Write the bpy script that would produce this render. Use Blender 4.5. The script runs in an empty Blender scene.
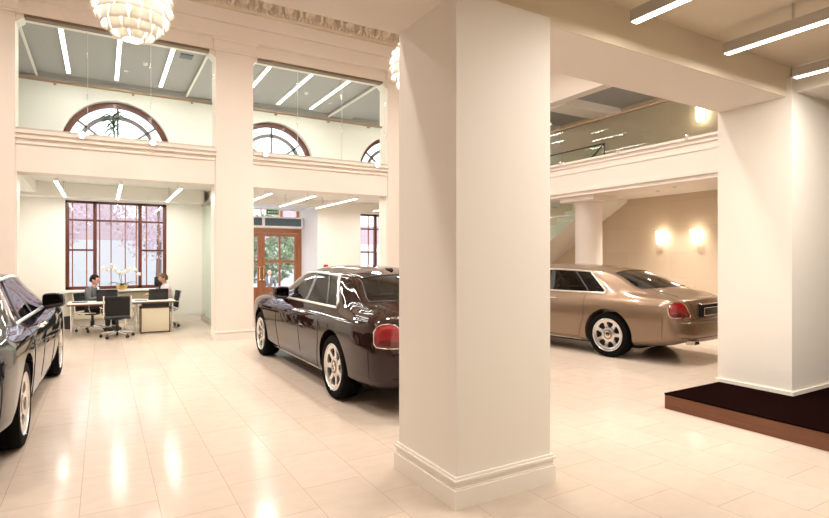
import bpy, bmesh, math, random
import numpy as np
from mathutils import Vector, Matrix
from mathutils.bvhtree import BVHTree
random.seed(7)
S = bpy.context.scene
COL = S.collection
PI = math.pi
R = math.radians

# ------------------------------------------------------------------ materials
def new_mat(name):
    m = bpy.data.materials.new(name); m.use_nodes = True
    nt = m.node_tree; nt.nodes.clear()
    out = nt.nodes.new('ShaderNodeOutputMaterial')
    return m, nt, out

def pbr(name, col, rough=0.5, metal=0.0, coat=0.0, coat_rough=0.03, spec=0.5, noise=0.0, nscale=8.0, bump=0.0, bscale=60.0, sheen=0.0, trans=0.0):
    m, nt, out = new_mat(name)
    b = nt.nodes.new('ShaderNodeBsdfPrincipled')
    b.inputs['Base Color'].default_value = (*col, 1)
    b.inputs['Roughness'].default_value = rough
    b.inputs['Metallic'].default_value = metal
    b.inputs['Coat Weight'].default_value = coat
    b.inputs['Coat Roughness'].default_value = coat_rough
    b.inputs['Specular IOR Level'].default_value = spec
    if sheen: b.inputs['Sheen Weight'].default_value = sheen
    tc = nt.nodes.new('ShaderNodeTexCoord')
    if noise:
        n = nt.nodes.new('ShaderNodeTexNoise'); n.inputs['Scale'].default_value = nscale; n.inputs['Detail'].default_value = 4
        nt.links.new(tc.outputs['Object'], n.inputs['Vector'])
        mx = nt.nodes.new('ShaderNodeMix'); mx.data_type = 'RGBA'
        mx.inputs[6].default_value = (*[c*(1-noise) for c in col], 1)
        mx.inputs[7].default_value = (*[min(1, c*(1+noise)) for c in col], 1)
        nt.links.new(n.outputs['Fac'], mx.inputs[0]); nt.links.new(mx.outputs[2], b.inputs['Base Color'])
    if bump:
        n2 = nt.nodes.new('ShaderNodeTexNoise'); n2.inputs['Scale'].default_value = bscale
        nt.links.new(tc.outputs['Object'], n2.inputs['Vector'])
        bp = nt.nodes.new('ShaderNodeBump'); bp.inputs['Strength'].default_value = bump; bp.inputs['Distance'].default_value = 0.002
        nt.links.new(n2.outputs['Fac'], bp.inputs['Height']); nt.links.new(bp.outputs[0], b.inputs['Normal'])
    nt.links.new(b.outputs[0], out.inputs[0])
    return m

def emit(name, col, s):
    m, nt, out = new_mat(name)
    e = nt.nodes.new('ShaderNodeEmission'); e.inputs[0].default_value = (*col, 1); e.inputs[1].default_value = s
    nt.links.new(e.outputs[0], out.inputs[0]); return m

def glass(name, tint=(1, 1, 1), refl=1.0, rough=0.0):
    m, nt, out = new_mat(name)
    t = nt.nodes.new('ShaderNodeBsdfTransparent'); t.inputs[0].default_value = (*tint, 1)
    g = nt.nodes.new('ShaderNodeBsdfGlossy'); g.inputs['Roughness'].default_value = rough
    f = nt.nodes.new('ShaderNodeFresnel'); f.inputs[0].default_value = 1.5
    mu = nt.nodes.new('ShaderNodeMath'); mu.operation = 'MULTIPLY'; mu.inputs[1].default_value = refl
    mx = nt.nodes.new('ShaderNodeMixShader')
    ge = nt.nodes.new('ShaderNodeNewGeometry'); inv = nt.nodes.new('ShaderNodeMath'); inv.operation = 'SUBTRACT'; inv.inputs[0].default_value = 1.0
    m2 = nt.nodes.new('ShaderNodeMath'); m2.operation = 'MULTIPLY'
    nt.links.new(ge.outputs['Backfacing'], inv.inputs[1]); nt.links.new(f.outputs[0], mu.inputs[0])
    nt.links.new(mu.outputs[0], m2.inputs[0]); nt.links.new(inv.outputs[0], m2.inputs[1]); nt.links.new(m2.outputs[0], mx.inputs[0])
    nt.links.new(t.outputs[0], mx.inputs[1]); nt.links.new(g.outputs[0], mx.inputs[2])
    nt.links.new(mx.outputs[0], out.inputs[0]); return m

def translucent(name, col, fac=0.45):
    m, nt, out = new_mat(name)
    d = nt.nodes.new('ShaderNodeBsdfDiffuse'); d.inputs[0].default_value = (*col, 1)
    t = nt.nodes.new('ShaderNodeBsdfTranslucent'); t.inputs[0].default_value = (*col, 1)
    mx = nt.nodes.new('ShaderNodeMixShader'); mx.inputs[0].default_value = fac
    nt.links.new(d.outputs[0], mx.inputs[1]); nt.links.new(t.outputs[0], mx.inputs[2]); nt.links.new(mx.outputs[0], out.inputs[0]); return m

def tile_floor():
    m, nt, out = new_mat('limestone_tiles')
    L = nt.links.new
    tc = nt.nodes.new('ShaderNodeTexCoord'); sp = nt.nodes.new('ShaderNodeSeparateXYZ'); L(tc.outputs['Object'], sp.inputs[0])
    ax = nt.nodes.new('ShaderNodeMath'); ax.operation = 'ADD'; ax.inputs[1].default_value = 0.128+0.455*40; L(sp.outputs['X'], ax.inputs[0])
    ay = nt.nodes.new('ShaderNodeMath'); ay.operation = 'ADD'; ay.inputs[1].default_value = -3.675+0.66*40; L(sp.outputs['Y'], ay.inputs[0])
    cb = nt.nodes.new('ShaderNodeCombineXYZ'); L(ay.outputs[0], cb.inputs[0]); L(ax.outputs[0], cb.inputs[1])
    br = nt.nodes.new('ShaderNodeTexBrick'); br.offset = 0.5; br.offset_frequency = 2; br.squash = 1.0
    br.inputs['Scale'].default_value = 1; br.inputs['Brick Width'].default_value = 0.66; br.inputs['Row Height'].default_value = 0.455
    br.inputs['Mortar Size'].default_value = 0.0022; br.inputs['Mortar Smooth'].default_value = 0.3; br.inputs['Bias'].default_value = 0
    br.inputs['Color1'].default_value = (0.545, 0.457, 0.375, 1); br.inputs['Color2'].default_value = (0.570, 0.482, 0.400, 1)
    br.inputs['Mortar'].default_value = (0.40, 0.29, 0.19, 1)
    L(cb.outputs[0], br.inputs['Vector'])
    mp = nt.nodes.new('ShaderNodeMapping'); mp.inputs['Scale'].default_value = (2.2, 3.4, 1); L(tc.outputs['Object'], mp.inputs[0])
    n = nt.nodes.new('ShaderNodeTexNoise'); n.inputs['Scale'].default_value = 3; n.inputs['Detail'].default_value = 6; L(mp.outputs[0], n.inputs['Vector'])
    rmp = nt.nodes.new('ShaderNodeMapRange'); rmp.inputs[1].default_value = 0.3; rmp.inputs[2].default_value = 0.7; rmp.inputs[3].default_value = 0.96; rmp.inputs[4].default_value = 1.03
    L(n.outputs['Fac'], rmp.inputs[0])
    mx = nt.nodes.new('ShaderNodeMix'); mx.data_type = 'RGBA'; mx.blend_type = 'MULTIPLY'; mx.inputs[0].default_value = 1
    L(br.outputs['Color'], mx.inputs[6]); L(rmp.outputs[0], mx.inputs[7])
    b = nt.nodes.new('ShaderNodeBsdfPrincipled'); L(mx.outputs[2], b.inputs['Base Color']); b.inputs['Specular IOR Level'].default_value = 0.045
    n3 = nt.nodes.new('ShaderNodeTexNoise'); n3.inputs['Scale'].default_value = 2.2; n3.inputs['Detail'].default_value = 3; L(tc.outputs['Object'], n3.inputs['Vector'])
    rr = nt.nodes.new('ShaderNodeMapRange'); rr.inputs[3].default_value = 0.11; rr.inputs[4].default_value = 0.20; L(n3.outputs['Fac'], rr.inputs[0])
    L(rr.outputs[0], b.inputs['Roughness'])
    bp = nt.nodes.new('ShaderNodeBump'); bp.inputs['Strength'].default_value = 0.25; bp.inputs['Distance'].default_value = 0.002; bp.invert = True
    L(br.outputs['Fac'], bp.inputs['Height']); L(bp.outputs[0], b.inputs['Normal'])
    L(b.outputs[0], out.inputs[0]); return m

def stone_wall():
    m, nt, out = new_mat('beige_stone_cladding'); L = nt.links.new
    tc = nt.nodes.new('ShaderNodeTexCoord'); sp = nt.nodes.new('ShaderNodeSeparateXYZ'); L(tc.outputs['Object'], sp.inputs[0])
    cb = nt.nodes.new('ShaderNodeCombineXYZ'); L(sp.outputs['Y'], cb.inputs[0]); L(sp.outputs['Z'], cb.inputs[1])
    br = nt.nodes.new('ShaderNodeTexBrick'); br.inputs['Scale'].default_value = 1; br.inputs['Brick Width'].default_value = 1.2; br.inputs['Row Height'].default_value = 0.6
    br.inputs['Mortar Size'].default_value = 0.002
    br.inputs['Color1'].default_value = (0.62, 0.50, 0.36, 1); br.inputs['Color2'].default_value = (0.66, 0.535, 0.39, 1); br.inputs['Mortar'].default_value = (0.5, 0.4, 0.28, 1)
    L(cb.outputs[0], br.inputs['Vector'])
    b = nt.nodes.new('ShaderNodeBsdfPrincipled'); b.inputs['Roughness'].default_value = 0.45; L(br.outputs['Color'], b.inputs['Base Color']); L(b.outputs[0], out.inputs[0]); return m

def wood(name, c1, c2, rough=0.35, axis='Z', scale=1.0, coat=0.2):
    m, nt, out = new_mat(name); L = nt.links.new
    tc = nt.nodes.new('ShaderNodeTexCoord'); mp = nt.nodes.new('ShaderNodeMapping')
    s = [22*scale]*3; s['XYZ'.index(axis)] = 1.6*scale
    mp.inputs['Scale'].default_value = s; L(tc.outputs['Object'], mp.inputs[0])
    n = nt.nodes.new('ShaderNodeTexNoise'); n.inputs['Scale'].default_value = 1.5; n.inputs['Detail'].default_value = 5; L(mp.outputs[0], n.inputs['Vector'])
    cr = nt.nodes.new('ShaderNodeValToRGB'); cr.color_ramp.elements[0].position = 0.3; cr.color_ramp.elements[1].position = 0.7
    cr.color_ramp.elements[0].color = (*c1, 1); cr.color_ramp.elements[1].color = (*c2, 1); L(n.outputs['Fac'], cr.inputs[0])
    b = nt.nodes.new('ShaderNodeBsdfPrincipled'); b.inputs['Roughness'].default_value = rough; b.inputs['Coat Weight'].default_value = coat
    L(cr.outputs[0], b.inputs['Base Color']); L(b.outputs[0], out.inputs[0]); return m

def brick_facade():
    m, nt, out = new_mat('pink_facade'); L = nt.links.new
    tc = nt.nodes.new('ShaderNodeTexCoord'); sp = nt.nodes.new('ShaderNodeSeparateXYZ'); L(tc.outputs['Object'], sp.inputs[0])
    cb = nt.nodes.new('ShaderNodeCombineXYZ'); L(sp.outputs['X'], cb.inputs[0]); L(sp.outputs['Z'], cb.inputs[1])
    br = nt.nodes.new('ShaderNodeTexBrick'); br.inputs['Scale'].default_value = 1; br.inputs['Brick Width'].default_value = 0.9; br.inputs['Row Height'].default_value = 0.35
    br.inputs['Mortar Size'].default_value = 0.02
    br.inputs['Color1'].default_value = (0.36, 0.285, 0.30, 1); br.inputs['Color2'].default_value = (0.38, 0.28, 0.30, 1); br.inputs['Mortar'].default_value = (0.40, 0.31, 0.33, 1)
    L(cb.outputs[0], br.inputs['Vector'])
    b = nt.nodes.new('ShaderNodeBsdfPrincipled'); b.inputs['Roughness'].default_value = 0.8; L(br.outputs['Color'], b.inputs['Base Color']); L(b.outputs[0], out.inputs[0]); return m

PAINT = pbr('warm_white_paint', (0.82, 0.775, 0.705), 0.6, noise=0.015, nscale=1.5, bump=0.05)
PAINT_TAN = pbr('sand_ceiling_and_beam_shade', (0.75, 0.65, 0.505), 0.65, noise=0.015, nscale=1.5)
PAINT_PEACH = pbr('peach_white_paint', (0.84, 0.765, 0.69), 0.6, noise=0.02, nscale=1.2, bump=0.05)
PAINT_WHITE = pbr('office_white_paint', (0.86, 0.835, 0.775), 0.6, noise=0.01, nscale=1.5)
PAINT_REVEAL = pbr('white_reveal_paint', (0.86, 0.87, 0.90), 0.6)
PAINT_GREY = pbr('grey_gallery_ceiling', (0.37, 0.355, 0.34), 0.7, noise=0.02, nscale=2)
PLASTER = pbr('ornate_plaster', (0.75, 0.645, 0.52), 0.7, noise=0.05, nscale=20)
TRIM = pbr('trim_white', (0.86, 0.81, 0.73), 0.4)
FLOOR = tile_floor(); STONE = stone_wall()
MAHOG = wood('mahogany_window', (0.095, 0.019, 0.010), (0.15, 0.034, 0.017), axis='Z')
OAKRED = wood('red_brown_door', (0.30, 0.10, 0.035), (0.40, 0.15, 0.06), axis='Z')
PODWOOD = wood('podium_veneer', (0.125, 0.038, 0.012), (0.17, 0.056, 0.019), axis='Y', rough=0.3)
WALNUT = wood('walnut_edge', (0.10, 0.035, 0.02), (0.16, 0.06, 0.03), axis='X')
TIMBER = wood('amber_timber', (0.5, 0.24, 0.07), (0.6, 0.3, 0.1), axis='Z')
CARPET = pbr('dark_plum_carpet', (0.008, 0.003, 0.0025), 0.95, spec=0.0, noise=0.25, nscale=200, bump=0.4, bscale=400)
STEEL = pbr('brushed_steel', (0.60, 0.58, 0.54), 0.3, 1.0)
BRONZE = pbr('bronze_handrail', (0.42, 0.30, 0.20), 0.35, 1.0)
CHROME = pbr('chrome', (0.86, 0.85, 0.83), 0.08, 1.0)
ALU = pbr('aluminium_lamp_housing', (0.52, 0.49, 0.45), 0.45, 0.5)
BLACK = pbr('black_plastic', (0.012, 0.012, 0.013), 0.4)
BLACKMESH = pbr('black_mesh_fabric', (0.012, 0.012, 0.012), 0.8, bump=0.4, bscale=300)
RUBBER = pbr('tyre_rubber', (0.005, 0.005, 0.005), 0.8, spec=0.08, bump=0.2, bscale=120)
DARKIN = pbr('car_interior_leather', (0.05, 0.035, 0.028), 0.6)
WELL = pbr('wheel_well', (0.006, 0.006, 0.006), 0.9)
RIM = pbr('silver_wheel', (0.78, 0.76, 0.74), 0.25, 0.8)
GLASS = glass('clear_glass')
GLASSB = glass('balustrade_glass', (0.94, 0.97, 0.95), 1.0)
GLASSG = glass('green_edge_glass', (0.94, 0.985, 0.96), 1.0)
CARGLASS = glass('tinted_car_glass', (0.20, 0.20, 0.19), 1.2)
CARGLASSD = glass('dark_car_glass', (0.06, 0.058, 0.055), 1.2)
REDLENS = pbr('red_tail_lens', (0.26, 0.002, 0.006), 0.12, coat=1.0)
REDLENSD = pbr('dark_red_tail_lens', (0.10, 0.001, 0.002), 0.15, coat=1.0)
LED = emit('fluorescent_diffuser', (1.0, 0.93, 0.82), 9.0)
LEDW = emit('warm_fluorescent_diffuser', (1.0, 0.90, 0.74), 9.0)
SPOTE = emit('spot_lamp_glow', (1.0, 0.93, 0.84), 60.0)
SCON = emit('sconce_glow', (1.0, 0.86, 0.66), 9.0)
BULB = emit('pendant_bulb', (1.0, 0.90, 0.77), 80.0)
LEAFM = translucent('white_lamp_leaf', (0.92, 0.89, 0.83), 0.22)
GREEN = pbr('plant_leaf', (0.035, 0.09, 0.03), 0.5, noise=0.3)
GREENT = pbr('tree_leaf', (0.15, 0.20, 0.10), 0.7, noise=0.4, nscale=1.5)
PINKLEAF = pbr('reddish_tree_leaf', (0.38, 0.29, 0.32), 0.7, noise=0.3, nscale=1.5)
BARK = pbr('bark', (0.12, 0.09, 0.07), 0.9)
SIGNG = pbr('green_sign', (0.0, 0.22, 0.10), 0.4)
WHITE = pbr('sign_white', (0.9, 0.9, 0.88), 0.4)
GRILLE = pbr('blue_grey_grille', (0.10, 0.14, 0.17), 0.5)
REDBOX = pbr('red_call_point', (0.5, 0.02, 0.02), 0.4)
BRASS = pbr('brass', (0.75, 0.52, 0.22), 0.2, 1.0)
GOLDPOT = pbr('gold_pot', (0.70, 0.46, 0.12), 0.35, 0.4)
PETAL = translucent('orchid_petal', (0.92, 0.89, 0.84), 0.3)
DESKW = pbr('white_desk_laminate', (0.82, 0.79, 0.72), 0.3)
CREAMP = pbr('cream_cabinet', (0.80, 0.72, 0.55), 0.4)
SKIN = pbr('skin', (0.60, 0.34, 0.24), 0.5)
HAIRD = pbr('dark_hair', (0.014, 0.008, 0.006), 0.7, spec=0.15)
HAIRB = pbr('brown_hair', (0.10, 0.05, 0.025), 0.6)
HAIRG = pbr('grey_hair', (0.35, 0.33, 0.31), 0.6)
SUITG = pbr('grey_suit', (0.13, 0.13, 0.14), 0.8)
SHIRTP = pbr('pink_shirt', (0.72, 0.55, 0.57), 0.7)
SHIRTW = pbr('white_shirt', (0.85, 0.85, 0.85), 0.7)
TROUS = pbr('dark_trousers', (0.025, 0.025, 0.03), 0.8)
PAVE = pbr('pale_pavement', (0.43, 0.43, 0.435), 0.8, noise=0.05)
PINKF = brick_facade()
SEAL = pbr('clear_joint_seal', (.62, .66, .62), .3)
EYE = pbr('eye', (0.03, 0.02, 0.02), 0.3)

# ------------------------------------------------------------------ mesh builder
class MB:
    def __init__(s): s.v = []; s.f = []; s.m = []; s.sm = []
    def add(s, verts, faces, mat=0, smooth=False):
        b = len(s.v); s.v += [tuple(p) for p in verts]
        for f in faces: s.f.append(tuple(b+i for i in f)); s.m.append(mat); s.sm.append(smooth)
        return s
    def box(s, x0, x1, y0, y1, z0, z1, mat=0, M=None):
        v = [Vector((x, y, z)) for z in (z0, z1) for y in (y0, y1) for x in (x0, x1)]
        if M: v = [M @ p for p in v]
        return s.add(v, [(0, 2, 3, 1), (4, 5, 7, 6), (0, 1, 5, 4), (2, 6, 7, 3), (0, 4, 6, 2), (1, 3, 7, 5)], mat)
    def rbox(s, x0, x1, y0, y1, z0, z1, r=0.01, mat=0, M=None, seg=2):
        bm = bmesh.new(); bmesh.ops.create_cube(bm, size=1)
        for p in bm.verts: p.co = Vector(((x0+x1)/2+p.co.x*(x1-x0), (y0+y1)/2+p.co.y*(y1-y0), (z0+z1)/2+p.co.z*(z1-z0)))
        bmesh.ops.bevel(bm, geom=list(bm.edges), offset=r, segments=seg, affect='EDGES', profile=0.5)
        bm.verts.index_update()
        vs = [(M @ p.co) if M else p.co.copy() for p in bm.verts]
        s.add(vs, [[q.index for q in f.verts] for f in bm.faces], mat, True); bm.free(); return s
    def tube(s, pts, r, n=8, mat=0, cap=True, closed=False, rs=None, flat=None):
        pts = [Vector(p) for p in pts]; N = len(pts); rings = []
        up0 = None
        for i, p in enumerate(pts):
            a = pts[(i-1) % N] if (i > 0 or closed) else p; b = pts[(i+1) % N] if (i < N-1 or closed) else p
            d = (b-a).normalized()
            if up0 is None: up0 = Vector((0, 0, 1)) if abs(d.z) < 0.9 else Vector((1, 0, 0))
            u = (up0 - d*up0.dot(d))
            if u.length < 1e-4: u = d.orthogonal()
            u.normalize(); up0 = u; w = d.cross(u)
            rr = rs[i] if rs else r
            f = flat if flat else 1.0
            rings.append([p+u*math.cos(2*PI*k/n)*rr+w*math.sin(2*PI*k/n)*rr*f for k in range(n)])
        v = [q for g in rings for q in g]; fs = []
        M = N if closed else N-1
        for i in range(M):
            for k in range(n):
                a = i*n+k; b = i*n+(k+1) % n; c = ((i+1) % N)*n+(k+1) % n; d = ((i+1) % N)*n+k
                fs.append((a, b, c, d))
        if cap and not closed: fs += [tuple(range(n))[::-1], tuple((N-1)*n+k for k in range(n))]
        return s.add(v, fs, mat, True)
    def cyl(s, c0, c1, r, n=16, mat=0, r1=None):
        return s.tube([c0, c1], r, n, mat, True, False, [r, r if r1 is None else r1])
    def lathe(s, prof, n=32, mat=0, M=None, close=False, smooth=True):
        v = []; fs = []; P = len(prof)
        for k in range(n):
            a = 2*PI*k/n
            for (r, z) in prof:
                p = Vector((r*math.cos(a), r*math.sin(a), z)); v.append(M @ p if M else p)
        for k in range(n):
            k2 = (k+1) % n
            for i in range(P if close else P-1):
                j = (i+1) % P
                fs.append((k*P+i, k2*P+i, k2*P+j, k*P+j))
        return s.add(v, fs, mat, smooth)
    def ellip(s, c, r, mat=0, n=16, m=10, M=None):
        prof = [(math.sin(PI*i/m), -math.cos(PI*i/m)) for i in range(m+1)]
        T = Matrix.Translation(Vector(c)) @ (M if M else Matrix()) @ Matrix.Diagonal((*r, 1))
        return s.lathe(prof, n, mat, T)
    def prism(s, poly, axis, a0, a1, mat=0, smooth=False):
        n = len(poly)
        def P(p, a): return {'x': (a, p[0], p[1]), 'y': (p[0], a, p[1]), 'z': (p[0], p[1], a)}[axis]
        v = [P(p, a0) for p in poly]+[P(p, a1) for p in poly]
        fs = [tuple(range(n)), tuple(range(n, 2*n))[::-1]]+[(i, (i+1) % n, n+(i+1) % n, n+i) for i in range(n)]
        return s.add(v, fs, mat, smooth)
    def build(s, name, mats, parent=None, fix=True):
        me = bpy.data.meshes.new(name); me.from_pydata(s.v, [], s.f)
        for m in (mats if isinstance(mats, (list, tuple)) else [mats]): me.materials.append(m)
        for p, mi, sm in zip(me.polygons, s.m, s.sm): p.material_index = mi; p.use_smooth = sm
        bm = bmesh.new(); bm.from_mesh(me); bmesh.ops.remove_doubles(bm, verts=bm.verts, dist=1e-5)
        if fix: bmesh.ops.recalc_face_normals(bm, faces=bm.faces)
        bm.to_mesh(me); bm.free()
        if any(s.sm): me.set_sharp_from_angle(angle=R(38))
        o = bpy.data.objects.new(name, me); COL.objects.link(o)
        if parent: o.parent = parent
        return o

def tag(o, label, cat, group=None, kind=None):
    o['label'] = label; o['category'] = cat
    if group: o['group'] = group
    if kind: o['kind'] = kind
    return o
def thing(name, label, cat, loc=(0, 0, 0), rz=0, group=None, kind=None):
    o = bpy.data.objects.new(name, None); COL.objects.link(o); o.location = loc; o.rotation_euler = (0, 0, rz)
    o.empty_display_size = 0.1
    return tag(o, label, cat, group, kind)
def struct(mb, name, mats, label, cat): return tag(mb.build(name, mats), label, cat, None, 'structure')
def dup(root, label, loc=None, rz=None):
    def rec(o, par):
        c = o.copy(); COL.objects.link(c)
        if par: c.parent = par
        for ch in o.children: rec(ch, c)
        return c
    r = rec(root, None); r['label'] = label
    if loc is not None: r.location = loc
    if rz is not None: r.rotation_euler = (0, 0, rz)
    return r
def area(name, loc, sx, sy, power, col=(1, .9, .78), rot=(0, 0, 0), parent=None):
    d = bpy.data.lights.new(name, 'AREA'); d.shape = 'RECTANGLE'; d.size = sx; d.size_y = sy; d.energy = power; d.color = col
    o = bpy.data.objects.new(name, d); COL.objects.link(o); o.location = loc; o.rotation_euler = rot
    if parent: o.parent = parent
    return o
def spot(name, loc, tgt, power, col=(1, .85, .68), ang=90, blend=0.6, size=0.05, parent=None):
    d = bpy.data.lights.new(name, 'SPOT'); d.energy = power; d.color = col; d.spot_size = R(ang); d.spot_blend = blend; d.shadow_soft_size = size
    o = bpy.data.objects.new(name, d); COL.objects.link(o); o.location = loc
    o.rotation_euler = (Vector(tgt)-Vector(loc)).to_track_quat('-Z', 'Y').to_euler()
    if parent: o.parent = parent
    return o
def point(name, loc, power, col=(1, .82, .6), size=0.08, parent=None):
    d = bpy.data.lights.new(name, 'POINT'); d.energy = power; d.color = col; d.shadow_soft_size = size
    o = bpy.data.objects.new(name, d); COL.objects.link(o); o.location = loc
    if parent: o.parent = parent
    return o

# ------------------------------------------------------------------ camera, world
HC = 1.64
cam = bpy.data.cameras.new('camera'); co = bpy.data.objects.new('camera', cam); COL.objects.link(co)
co.location = (0, 0, HC); co.rotation_euler = (R(90), 0, R(-30.4)); cam.sensor_width = 36; cam.sensor_fit = 'HORIZONTAL'; cam.lens = 36*532/829; cam.clip_end = 300
S.camera = co
w = bpy.data.worlds.new('sky'); S.world = w; w.use_nodes = True
nt = w.node_tree; bg = nt.nodes['Background']; bg.inputs[0].default_value = (0.88, 0.93, 1.0, 1); bg.inputs[1].default_value = 3.4
S.view_settings.view_transform = 'Standard'; S.view_settings.look = 'None'; S.view_settings.gamma = 1; S.view_settings.use_curve_mapping = False
S.view_settings.exposure = 0.30
S.cycles.use_denoising = True
S.cycles.max_bounces = 10; S.cycles.transparent_max_bounces = 16

# ------------------------------------------------------------------ room shell
XL, XR, YN, YF, YB, ZT = -6.0, 11.6, -3.5, 11.3, 15.35, 7.2
struct(MB().box(XL-.3, XR+.3, YN-.3, YB+2.0, -.3, 0), 'floor', FLOOR, 'polished cream limestone tile floor laid in running bond', 'floor')
struct(MB().box(XL, XR, YN, 2.96, 3.74, 4.0), 'ceiling', PAINT_TAN, 'low sand coloured ceiling above the linear pendants near the pillars', 'ceiling')
struct(MB().box(XL, 9.6, 2.96, YF+.5, ZT, ZT+.2), 'ceiling_atrium', PAINT_PEACH, 'high ceiling of the double height hall above the ornate cornice', 'ceiling')
struct(MB().box(XL-.3, XL, YN, YB, 0, ZT), 'wall_left', PAINT_PEACH, 'plain side wall at the left end of the showroom', 'wall')
struct(MB().box(XL, XR, YN-.3, YN, 0, 4.0), 'wall_rear', PAINT, 'plain wall opposite the office windows', 'wall')
struct(MB().box(XR, XR+.3, YN, YB, 0, ZT), 'wall_right', STONE, 'beige stone clad wall with glowing sconces behind the bronze car', 'wall')
# beam row over the two pillars
bm_ = MB(); bm_.box(XL, 9.3, 2.955, 3.66, 3.40, ZT).box(XL, 9.3, 2.94, 2.955, 3.40, 3.74, 1)  # thin tan near face: the beam's shaded tone is put into its colour
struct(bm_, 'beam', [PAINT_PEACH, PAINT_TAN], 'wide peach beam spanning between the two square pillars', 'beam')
struct(MB().box(6.50, 7.31, YN, 2.93, 3.45, 3.74), 'beam_side', PAINT, 'dropped beam running forward from the top of the right pillar', 'beam')

def baseboard(mb, x0, x1, y0, y1, h=0.21, d=0.03):
    mb.box(x0-d, x1+d, y0-d, y1+d, 0, h*.60); mb.box(x0-d*.75, x1+d*.75, y0-d*.75, y1+d*.75, h*.60, h*.66)
    mb.box(x0-d*.55, x1+d*.55, y0-d*.55, y1+d*.55, h*.66, h*.84); mb.box(x0-d*1.0, x1+d*1.0, y0-d*1.0, y1+d*1.0, h*.84, h*.92)
    mb.box(x0-d*.6, x1+d*.6, y0-d*.6, y1+d*.6, h*.92, h); return mb
struct(MB().box(2.008, 2.85, 2.88, 3.66, 0, 3.42), 'pillar', PAINT, 'broad square cream pillar standing in the foreground', 'pillar')
struct(baseboard(MB(), 2.008, 2.85, 2.88, 3.66, .205), 'baseboard_pillar', TRIM, 'stepped white baseboard around the foreground pillar', 'baseboard')
struct(MB().box(6.395, 7.31, 2.88, 3.68, .169, 3.6), 'pillar', PAINT, 'square cream pillar rising from the dark podium', 'pillar')
struct(MB().box(6.375, 7.33, 2.86, 3.70, 0.169, 0.21), 'baseboard_podium', TRIM, 'thin white base strip where the pillar meets the podium', 'baseboard')
# podium
pt = thing('podium', 'low podium with dark carpet top and red-brown wooden side', 'podium', (5.33, 3.65, 0))
MB().box(0, 3.75, -4.5, 0, 0, .152).build('podium_side', PODWOOD, pt)
MB().box(-.004, 3.75, -4.5, .004, .152, .168).build('carpet_top', CARPET, pt)
struct(MB().box(9.08, 9.18, 1.6, 3.66, 0, 3.4), 'wall_timber', TIMBER, 'amber timber panel just past the right pillar', 'wall')

# ------------------------------------------------------------------ arcade wall toward the offices
PIERS = [(-2.05, -1.29), (1.98, 2.72), (5.90, 6.66), (9.3, 9.9)]
fw = MB()
edges = [XL]+[e for p in PIERS for e in p]
fw.box(XL, -1.29, YF, YF+.45, 0, ZT)
for p in PIERS[1:3]: fw.box(p[0], p[1], YF, YF+.45, 0, ZT)
fw.box(9.3, XR, YF, YF+.45, 3.15, ZT)
for a, b in ((-1.29, 1.98), (2.72, 5.90), (6.66, 9.3)):
    fw.box(a, b, YF+.04, YF+.45, 3.15, 3.86); fw.box(a, b, YF+.02, YF+.45, 5.88, ZT)
struct(fw, 'wall_arcade', PAINT_PEACH, 'tall peach arcade wall with piers and open bays onto offices and mezzanine', 'wall')
rv = MB()   # white lining strips of the lower bays
for a, b in ((-1.29, 1.98), (2.72, 5.90)):
    rv.box(a, a+.02, YF+.05, YF+.452, 0.0, 3.15); rv.box(b-.02, b, YF+.05, YF+.452, 0.0, 3.15)
struct(rv, 'trim_1', TRIM, 'white linings inside the lower bays of the arcade', 'trim')
ml = MB()
for a, b in ((-1.29, 1.98), (2.72, 5.90)):
    ml.box(a, b, YF-.03, YF+.1, 3.81, 3.87); ml.box(a, b, YF-.0, YF+.1, 3.73, 3.81); ml.box(a, b, YF+.02, YF+.1, 3.63, 3.66)
struct(ml, 'trim_2', PAINT_PEACH, 'stepped ledge mouldings below the mezzanine glass', 'trim')
cap = MB()
for a, b in PIERS[:3]:
    cap.box(a-.03, b+.03, YF-.03, YF+.3, 5.86, 5.90); cap.box(a-.05, b+.05, YF-.05, YF+.3, 5.90, 6.06); cap.box(a-.08, b+.08, YF-.08, YF+.3, 6.06, 6.12)
struct(cap, 'trim_3', PAINT_PEACH, 'plain square capitals on the arcade piers', 'trim')
for a, b, w_ in ((-1.29, 1.98, 'left'), (2.72, 5.9, 'middle')):
    br = MB()
    for x, sg in ((a, 1), (b, -1)):
        br.prism([(x, 5.88), (x+sg*.11, 5.88), (x+sg*.11, 5.83), (x+sg*.035, 5.76), (x, 5.74)], 'y', YF+.08, YF+.40)
    struct(br, 'trim_bracket', TRIM, f'small white corner brackets at the top of the {w_} mezzanine opening', 'bracket')
cn = MB(); X0, X1 = XL, 9.3
cn.box(X0, X1, YF-.10, YF+.1, 6.12, 6.20); cn.box(X0, X1, YF-.06, YF+.1, 6.20, 6.42); cn.box(X0, X1, YF-.14, YF+.1, 6.42, 6.48); cn.box(X0, X1, YF-.08, YF+.1, 6.48, 6.70)
struct(cn, 'trim_4', PAINT_PEACH, 'plain stepped frieze under the ornate cornice', 'trim')
oc = MB()
oc.box(X0, X1, YF-.16, YF+.1, 6.70, 6.74)
oc.prism([(YF-.16, 6.74), (YF-.17, 6.90), (YF-.24, 6.985), (YF-.42, 7.0), (YF-.42, 7.08), (YF+.1, 7.08), (YF+.1, 6.74)], 'x', X0, X1)
oc.box(X0, X1, YF-.5, YF+.1, 7.08, 7.2)
x = X0
while x < X1:
    oc.box(x, x+.045, YF-.23, YF-.1, 6.745, 6.80); x += .085
x = X0+.2
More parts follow.
